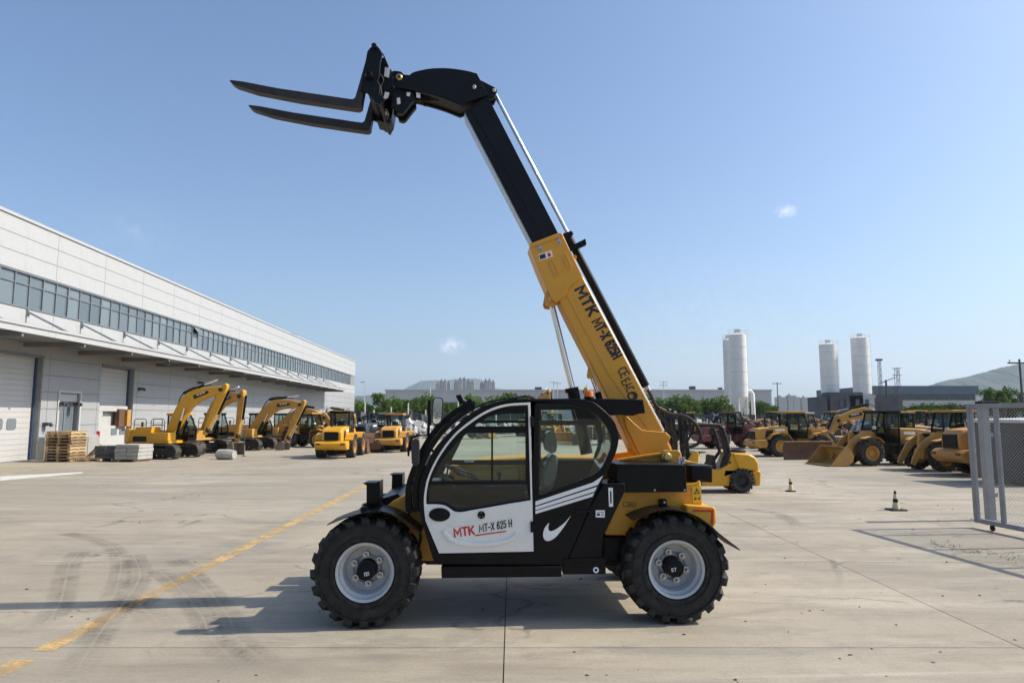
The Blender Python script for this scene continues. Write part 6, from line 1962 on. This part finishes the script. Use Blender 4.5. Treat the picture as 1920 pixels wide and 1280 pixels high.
# --- boom
BN = 1.08
boom = tplate('boom', [(1000, 462), (1051, 443), (1093, 519), (1243, 806), (1259, 838), (1262, 862), (1236, 868), (1197, 858), (1188, 849), (1163, 795), (1109, 684), (1062, 592), (1040, 545)], BN, BN + .34, 'yellow', bevel=.014, seg=3)
tplate('boom_band', [(1062, 554), (1070, 537), (1093, 522), (1242, 806), (1220, 812), (1140, 700)], BN - .006, BN + .001, 'yellow', boom, bevel=.004)
tplate('boom_band_edge', [(1186, 790), (1204, 806), (1249, 810), (1258, 819), (1252, 831), (1260, 845), (1258, 852), (1200, 852), (1174, 800), (1170, 782), (1176, 780)], BN - .022, BN + .001, 'yellow', boom, bevel=.006)
collar = tplate('boom_collar', [(993.5, 462), (996, 456.5), (1049, 436.5), (1054, 438), (1058, 446), (1092, 517), (1069, 534), (1062, 553), (1043, 568), (1034, 560), (1010, 505)], BN - .028, BN + .368, 'yellow', boom, bevel=.008)
tplate('collar_lip', [(993, 460), (996, 456), (1049, 436), (1054, 437.5), (1056, 442), (996, 464)], BN - .045, BN + .385, 'yellow', boom, bevel=.006)
yc = BN - .029
def obround(a, b, r, n=8):
    a, b = Vector(a), Vector(b)
    d = (b - a).normalized(); ang = math.atan2(d.y, d.x)
    return [(b.x + r * math.cos(ang - math.pi / 2 + math.pi * k / n), b.y + r * math.sin(ang - math.pi / 2 + math.pi * k / n)) for k in range(n + 1)] + [(a.x + r * math.cos(ang + math.pi / 2 + math.pi * k / n), a.y + r * math.sin(ang + math.pi / 2 + math.pi * k / n)) for k in range(n + 1)]
for (a, b) in (((1033, 492), (1043, 515)), ((1058, 480), (1067, 501))):
    o_ = obround(a, b, 4.6); i_ = obround(a, b, 3.4)
    MB().plate(tp(o_, yc), yc - .008, yc + .001, [tp(i_, yc)]).build('pad_slot', M['yellow'], boom, smooth=0, bevel=.002)
for q in ([(1006, 459), (1012, 456.5), (1018, 469), (1013, 472)], [(1042, 445), (1047, 443), (1053, 456), (1048, 458.5)]):
    o_ = tplate('wear_shim', q, yc - .010, yc + .001, 'steel', boom, bevel=.002)
    cx = sum(a[0] for a in q) / 4; cy = sum(a[1] for a in q) / 4
    for s in (-1, 1):
        tplate('shim_bolt', ellipse(cx + s * 1.8, cy + s * 3.6, 1.2, 1.2, 8), yc - .014, yc - .009, 'black', o_, bevel=0)
tplate('caution_label', [(1009, 477), (1034, 469.5), (1037, 481), (1012, 488.5)], yc - .002, yc, 'decal_white', boom, bevel=0)
tplate('caution_print', [(1011, 478.5), (1021.5, 475), (1024, 483), (1013, 486.5)], yc - .0036, yc - .0021, 'decal_black', boom, bevel=0)
tplate('caution_print', [(1026, 475), (1031, 473.5), (1034, 479), (1029, 482), (1027, 479)], yc - .0036, yc - .0021, 'decal_red', boom, bevel=0)
yb = BN - .0075
text_mesh('MTK', T(1077, 545, yb), T(1103, 593, yb), .150, yb, .22).build('maker_lettering', M['decal_black'], boom, smooth=0)
text_mesh('MT-X 625H', T(1109, 605, yb), T(1149, 674, yb), .140, yb, .18).build('model_lettering', M['decal_black'], boom, smooth=0)
text_mesh('CE', T(1157, 695, yb), T(1165, 709, yb), .12, yb, .13).build('conformity_mark', M['decal_black'], boom, smooth=0)
text_mesh('EAC', T(1164, 716, yb), T(1175, 736, yb), .115, yb, .13).build('conformity_mark', M['decal_black'], boom, smooth=0)
MB().plate(tp(ellipse(1186, 742, 10, 8.5, 20), yb), yb - .0015, yb, [tp(ellipse(1184, 741.5, 4.6, 5, 16), yb)]).build('round_emblem', M['decal_black'], boom, smooth=0)
text_mesh('P', T(1181.5, 739, yb), T(1184, 744, yb), .05, yb, .15).build('emblem_letter', M['decal_black'], boom, smooth=0)
# lugs for the lift cylinder
tplate('cylinder_lug', [(1027, 538), (1043, 566), (1041, 573), (1026, 572), (1022, 565)], BN + .03, BN + .08, 'yellow', boom, bevel=.004, at=BN - .03)
MB().plate(tp([(1027, 538), (1043, 566), (1041, 573), (1026, 572), (1022, 565)], BN - .03), BN + .25, BN + .30).build('cylinder_lug', M['yellow'], boom, smooth=25, bevel=.004)
MB().cyl(T3(1031, 560, BN + .02), T3(1031, 560, BN + .32), .020, 12).build('lug_pin', M['steel'], boom)
tplate('cylinder_lug', [(1105, 684), (1113, 702), (1113, 709), (1104, 709), (1102, 704)], BN + .03, BN + .08, 'yellow', boom, bevel=.004, at=BN - .01)
# lift cylinder and the small levelling cylinder
lc = MB().cyl(T3(1073, 727, BN + .17), T3(1100, 850, BN + .17), .075, 18).cyl(T3(1070.5, 727, BN + .17), T3(1072, 735, BN + .17), .079, 18).build('lift_cylinder', M['black'], th)
MB().cyl(T3(1033, 565, BN + .17), T3(1075, 735, BN + .17), .038, 16).build('cylinder_rod', M['chrome'], lc)
MB().cyl(T3(1036, 572, BN + .20), T3(1079, 730, BN + .22), .008, 6).build('hydraulic_pipe', M['black'], lc)
l2 = MB().cyl(T3(1120, 735, BN + .1), T3(1150, 830, BN + .1), .04, 12).build('levelling_cylinder', M['black'], th)
MB().cyl(T3(1107, 702, BN + .1), T3(1121, 740, BN + .1), .020, 12).build('cylinder_rod', M['chrome'], l2)
# pipe, hose track and extension cylinder along the boom's back
MB().cyl(T3(1091, 522, BN + .10), T3(1243, 808, BN + .10), .022, 12).build('return_pipe', M['steel'], boom)
ec = MB().cyl(T3(1063, 438, BN + .17), T3(1211, 724, BN + .17), .050, 16).build('extension_cylinder', M['black'], boom)
MB().cyl(T3(928, 176, BN + .17), T3(1066, 440, BN + .17), .024, 14).build('cylinder_rod', M['chrome'], ec)
MB().cyl(T3(1074, 450, BN + .17), T3(1215, 722, BN + .17), .016, 8).build('hydraulic_pipe', M['steel'], ec)
tplate('cylinder_head', [(1056, 437), (1072, 432), (1076, 437), (1071, 446), (1078, 458), (1066, 464)], BN + .09, BN + .26, 'black', boom, bevel=.01)
wlp = tplate('boom_camera', [(1062, 466), (1082, 455), (1098, 447), (1100, 458), (1087, 464), (1070, 470), (1068, 476), (1062, 475)], BN - .02, BN + .06, 'black', boom, bevel=.006)
MB().cyl(T3(1078, 482, BN), T3(1078, 482, BN + .03), .025, 14).build('lifting_eye', M['yellow'], boom)
MB().cyl(T3(1211, 722, BN + .17), T3(1216, 733, BN + .17), .036, 12).build('hose_fitting', M['steel'], boom)
for (pts_, r_) in (([(1214, 730), (1221, 742), (1232, 762), (1255, 775), (1285, 780), (1305, 795), (1314, 815), (1308, 832), (1290, 838)], .020),
                   ([(1218, 733), (1226, 756), (1240, 782), (1256, 802), (1266, 818), (1266, 832), (1258, 842)], .016),
                   ([(1290, 785), (1296, 805), (1290, 825), (1278, 835)], .014), ([(1256, 790), (1262, 815), (1270, 838)], .014)):
    MB().tube([T3(p_.x, p_.y, BN + .15) for p_ in smooth_path([Vector((a, b, 0)) for a, b in pts_], 4)], r_, 8).build('hydraulic_hose', M['rubber'], th)
# --- inner boom
ib = tplate('inner_boom', [(871, 208), (913, 178), (1048, 440), (1002, 462)], BN + .035, BN + .305, 'black_boom', boom, bevel=.006)
tplate('inner_boom_rib', [(884, 205), (913, 183), (1046, 441), (1022, 452)], BN + .028, BN + .036, 'black_boom', ib, bevel=.002)
MB().strip(tp([(871.5, 213), (1000, 459)], BN + .035), .014, BN + .05, BN + .29).build('edge_strip', M['steel'], ib, smooth=0)  # thin pale steel strip along the inner boom's lower edge
# --- gooseneck head
HEAD = arc_pts([(735, 150), (733, 137), (739, 133), (752, 134.5)], 2) + [(757, 140)] + arc_pts([(768, 141), (777, 135), (807, 128.8), (840, 128.2), (873, 132.5), (894, 138)], 4) + [(900, 149), (914, 178), (861, 197)] + arc_pts([(861, 197), (828, 184), (782, 171), (745, 164), (737, 157)], 3)[1:]
head = tplate('boom_head', HEAD, BN - .02, BN + .02, 'black_boom', boom, bevel=.008)
MB().plate(tp(HEAD, BN - .02), BN + .32, BN + .36).build('head_plate', M['black_boom'], head, smooth=25, bevel=.008)
tplate('head_core', [(762, 146), (777, 139), (807, 132), (840, 131.5), (873, 136), (890, 141), (908, 178), (861, 193), (828, 180), (790, 169), (765, 163)], BN + .019, BN + .321, 'black_boom', head, bevel=0, at=BN - .02)
tplate('rod_bracket', [(901, 150), (928, 164), (932, 168), (931, 174), (927, 183), (913, 188), (906, 172)], BN + .06, BN + .11, 'black_boom', head, bevel=.006, at=BN + .06)
MB().plate(tp([(901, 150), (928, 164), (932, 168), (931, 174), (927, 183), (913, 188), (906, 172)], BN + .06), BN + .23, BN + .28).build('rod_bracket', M['black_boom'], head, smooth=25, bevel=.006)
for (u_, v_, r_, m_) in ((889.5, 164, .022, 'decal_white'), (926.5, 170, .020, 'decal_white'), (748.5, 146, .042, 'brass')):
    ly_ = BN - .02 if u_ < 900 else BN + .06
    MB().lathe([(0, -.03), (r_ * .7, -.03), (r_, -.02), (r_, .01), (0, .01)], 16, T3(u_, v_, ly_)).build('pin', M[m_], head)
    MB().lathe([(0, -.036), (r_ * .35, -.036), (r_ * .35, -.02), (0, -.02)], 12, T3(u_, v_, ly_)).build('pin_bolt', M['black'], head)
# underside linkage
lk = tplate('tilt_link', [(735, 163), (760, 166), (776, 172), (777, 184), (770, 192), (757, 209), (752, 212), (743, 210), (741, 201), (733, 198)], BN + .02, BN + .10, 'black_boom', head, bevel=.008, at=BN)
MB().plate(tp([(735, 163), (760, 166), (776, 172), (777, 184), (770, 192), (757, 209), (752, 212), (743, 210), (741, 201), (733, 198)], BN), BN + .24, BN + .32).build('tilt_link', M['black_boom'], head, smooth=25, bevel=.008)
MB().cyl(T3(770, 183, BN + .17), T3(828, 185, BN + .17), .045, 12).build('tilt_cylinder', M['black'], head)
for q in ([(744, 184), (750, 183), (751, 194.5), (744.5, 196)], [(763, 173), (770, 174), (768, 181), (762, 179.5)], [(780, 173.5), (788, 175), (788, 184), (781, 183)]):
    tplate('paper_label', q, BN + .012, BN + .0155, 'decal_white', head, bevel=0)
MB().tube([T3(p_.x, p_.y, BN + .2) for p_ in smooth_path([Vector((a, b, 0)) for a, b in ((775, 192), (790, 190), (797, 199), (804, 193), (812, 188), (830, 186))], 5)], .010, 6).build('hydraulic_hose', M['rubber'], head)
MB().tube([T3(p_.x, p_.y, BN + .12) for p_ in smooth_path([Vector((a, b, 0)) for a, b in ((772, 196), (785, 193), (800, 190), (828, 187))], 5)], .008, 6).build('hydraulic_hose', M['rubber'], head)
# --- carriage and forks
CN, CF = .82, 1.68
CARR = [(688.5, 97), (692, 92)] + arc_pts([(697, 87), (701, 83), (706, 85), (712, 92), (717, 101), (714, 112), (712.5, 125), (712, 140)], 2) + [(708, 152), (713, 160), (712, 176), (722, 186), (716, 196), (703, 192), (694, 180), (688, 174), (676, 168)]
carr = tplate('carriage', CARR, CN, CN + .035, 'black_boom', bevel=.004)
MB().plate(tp(CARR, CN), CF - .035, CF).build('carriage_side', M['black_boom'], carr, smooth=25, bevel=.004)
for (u_, v_, r_) in ((701, 85, .030), (692, 142, .030), (712, 192, .022)):
    MB().cyl(T3(u_, v_, CN - .05), (T3(u_, v_, CN)[0], CF + .05, T3(u_, v_, CN)[2]), r_, 14).build('cross_shaft', M['black_boom'], carr)
MB().lathe([(0, -.05), (.032, -.05), (.045, -.02), (.047, .0), (0, .0)], 16, T3(692, 142, CN - .03)).build('shaft_nut', M['black'], carr)
MB().plate(tp([(684, 150), (700, 150), (708, 178), (700, 184), (690, 176)], CN), CN + .04, CF - .04).build('cross_plate', M['black_matt'], carr, smooth=0, bevel=.004)
tplate('top_bar', [(690, 100), (700, 96), (708, 104), (704, 118), (688, 118)], CN + .04, CF - .04, 'black_matt', carr, bevel=.006, at=CN)
MB().plate(tp([(712, 115), (722, 112), (729, 125), (731, 142), (740, 150), (738, 166), (722, 178), (712, 172)], BN), BN - .06, BN).build('coupler_plate', M['black_boom'], carr, smooth=0, bevel=.006)
MB().plate(tp([(712, 115), (722, 112), (729, 125), (731, 142), (740, 150), (738, 166), (722, 178), (712, 172)], BN), BN + .34, BN + .40).build('coupler_plate', M['black_boom'], carr, smooth=0, bevel=.006)
MB().bx(T(714, 150, BN)[0], T(734, 150, BN)[0], BN - .01, BN + .35, T(714, 172, BN)[1], T(714, 130, BN)[1]).build('coupler_block', M['black_matt'], carr, smooth=0, bevel=.01)
tplate('paper_label', [(722, 126), (731, 128), (729, 146), (720, 143)], BN - .068, BN - .064, 'decal_white', carr, bevel=0)
tplate('paper_label', [(722, 172), (730, 174), (727, 184), (718, 187)], BN - .10, BN - .097, 'decal_white', carr, bevel=0)
for pts_ in (((715, 118), (716, 100), (721, 108), (728, 125)), ((713, 140), (719, 150), (714, 163), (716, 178)), ((722, 205), (728, 215), (725, 225))):
    MB().tube([T3(p_.x, p_.y, BN - .09) for p_ in smooth_path([Vector((a, b, 0)) for a, b in pts_], 5)], .008, 6).build('hydraulic_hose', M['rubber'], carr)
MB().plate(tp([(686, 150), (700, 148), (712, 160), (718, 178), (721, 187), (714, 194), (703, 190), (692, 176)], CN), CF - .32, CF - .036).build('carriage_box', M['black_boom'], carr, smooth=0, bevel=.006)
MB().plate(tp([(690, 152), (704, 150), (714, 176), (706, 186), (696, 178)], CN), CN + .28, CN + .36).build('carriage_rib', M['black_boom'], carr, smooth=0, bevel=.006)
tplate('carriage_foot', [(703, 178), (722, 172), (735, 176), (737, 205), (734, 222), (727, 231), (718, 229), (706, 226), (701, 205)], 1.36, CF - .04, 'black_boom', carr, bevel=.01)
tplate('latch_plate', [(712, 200), (727, 204), (733, 228), (729, 232), (724, 229), (714, 212)], 1.28, 1.355, 'black_matt', carr, bevel=.006)
MB().cyl(T3(722, 214, 1.27), T3(722, 214, 1.29), .03, 14).build('latch_pin', M['steel'], carr)
FORK = [(430, 151.5), (432.5, 149.8), (455, 152.5), (520, 165), (600, 177), (650, 184.5), (661, 186), (666, 182), (671, 165), (690, 98), (697, 98), (681, 176), (677, 200), (672, 203), (664, 202.5), (640, 199), (560, 187), (480, 171.5), (440, 159), (433, 154.5)]
for ly_ in (.86, 1.52):
    MB().plate(tp(FORK, .86), ly_, ly_ + .13).build('fork', M['fork'], th, smooth=25, bevel=.006)
# ------------------------------------------------------------------ gate on the right
g0 = G(1833, 979, .10)
GDIR = Vector((0.10, -0.995, 0)).normalized()
gt = thing('chain_link_gate', 'grey steel gate leaf with chain-link mesh at the yard edge', 'gate', (g0.x, g0.y, 0), math.atan2(GDIR.y, GDIR.x))
GH = P(1815, 757, g0.y).z
GL, GB = 5.2, .10
FR = .042
def gbar(name, x0, x1, z0, z1, w=FR, y=0.0):
    return MB().bx(x0, x1, y - w, y + w, z0, z1).build(name, M['galv'], gt, smooth=0, bevel=.008)
gbar('stile', -.042, .042, GB, GH)
gbar('stile', GL - .042, GL + .042, GB, GH)
gbar('top_rail', .043, GL - .043, GH - .085, GH - .002, FR * .98)
gbar('bottom_rail', .043, GL - .043, GB + .002, GB + .085, FR * .98)
for x in (.62, 1.9, 3.2):
    gbar('upright', x - .034, x + .034, GB + .086, GH - .086, .034)
# chain link: two families of zig-zag wires joined as one mesh
wm = MB()
x0, x1, z0, z1 = .03, GL - .03, GB + .06, GH - .06
D = .066
def wire(a, b):
    wm.tube([a, b], .0024, 3, caps=False)
k = -int((z1 - z0) / D) - 1
while k * D < (x1 - x0):
    for s in (0, 1):
        c = x0 + k * D
        if s == 0:
            xa, za, xb, zb = c, z0, c + (z1 - z0), z1
        else:
            xa, za, xb, zb = c, z1, c + (z1 - z0), z0
        # clip in x
        if xb > x0 and xa < x1:
            sl = (zb - za) / (xb - xa)
            if xa < x0: za += (x0 - xa) * sl; xa = x0
            if xb > x1: zb -= (xb - x1) * sl; xb = x1
            wire((xa, .004 if s else -.004, za), (xb, .004 if s else -.004, zb))
    k += 1
tag(wm.build('chain_link_mesh', M['wire'], gt, smooth=0), kind='stuff')
for x in (.35, GL - .4):
    MB().lathe([(0, -.02), (.045, -.02), (.05, 0), (.045, .02), (0, .02)], 16, (x, 0, .05)).bx(x - .02, x + .02, -.03, .03, .05, .11).build('castor', M['black_matt'], gt)
# second leaf / standing post behind the gate
q = G(1858, 975)
ps = thing('gate_post', 'thick grey steel post standing just behind the gate mesh', 'post', (q.x, q.y, 0))
hh = P(1858, 765, q.y).z
MB().bx(-.075, .075, -.075, .075, 0.012, hh + .05).build('post', M['galv'], ps, smooth=0, bevel=.01)
MB().bx(-.16, .16, -.16, .16, 0, .012).build('base_plate', M['galv'], ps, smooth=0)
MB().bx(-.09, .28, -.10, .10, hh + .052, hh + .14).build('hinge_box', M['black_matt'], ps, smooth=0, bevel=.01)
for z in (.5, 1.7):
    MB().bx(.076, .16, -.03, .03, z - .04, z + .04).build('hinge', M['galv'], ps, smooth=0)

# ------------------------------------------------------------------ cones
def cone(label, u, v, h, r, bent=0.0):
    a = G(u, v)
    t = thing('traffic_cone', label, 'traffic cone', (a.x, a.y, 0))
    MB().plate([(-r, -r), (r, -r), (r, r), (-r, r)], 0, .03, plane='xy').build('base', M['black_matt'], t, smooth=0, bevel=.008)
    bd = [(0, .031, .40), (.40, .31, .58), (.58, .0, 0), (0, 0, 0)]
    def rad(f): return (r * .46) * (1 - f) + .022 * f
    o = MB().lathe([(rad(0), .031), (rad(.42), h * .42), (rad(.42) - .001, h * .42 + .001)], 20, axis='z').build('cone', M['cone_white'], t)
    MB().lathe([(rad(.42) + .002, h * .42), (rad(.6) + .002, h * .60)], 20, axis='z').build('dark_band', M['black_matt'], t)
    MB().lathe([(rad(.6), h * .6), (rad(.86), h * .86)], 20, axis='z').build('sleeve', M['cone_white'], t)
    MB().lathe([(rad(.86), h * .86), (.022, h), (0, h + .004)], 20, axis='z').build('tip', M['black_matt'], t)
    return t
cone('nearer traffic cone with a dark band, left of the gate', 1680, 956, P(1680, 920, G(1680, 956).y).z, .17)
b_ = G(1483, 921)
t = thing('worn_bollard', 'worn pale marker post on a flat base beyond the forklift', 'marker post', (b_.x, b_.y, 0))
MB().bx(-.12, .10, -.1, .1, 0, .03).build('base', M['black_matt'], t, smooth=0, bevel=.006)
hb = P(1483, 896, b_.y).z
MB().lathe([(.07, .031), (.065, .1), (.05, .14), (.045, hb * .8), (.03, hb), (0, hb + .005)], 14, axis='z').build('post', M['cone_white'], t)
MB().lathe([(.048, hb * .55), (.048, hb * .72)], 14, axis='z').build('dark_band', M['black_matt'], t)

# ------------------------------------------------------------------ air
def add_haze():
    hz = MB().bx(-8800, 8800, -380, 9300, -3.5, 620)
    t = bpy.data.materials.new('haze_air')
    t.use_nodes = True
    nt = t.node_tree
    nt.nodes.clear()
    out = nt.nodes.new('ShaderNodeOutputMaterial')
    pv = nt.nodes.new('ShaderNodeVolumePrincipled')
    pv.inputs['Color'].default_value = (0.70, 0.83, 1.0, 1)
    pv.inputs['Density'].default_value = 0.00010
    pv.inputs['Anisotropy'].default_value = 0.2
    nt.links.new(pv.outputs[0], out.inputs['Volume'])
    o = hz.build('haze', t, smooth=0)
    return tag(o, 'thin bluish haze over the whole place', 'haze', kind='stuff')
add_haze()
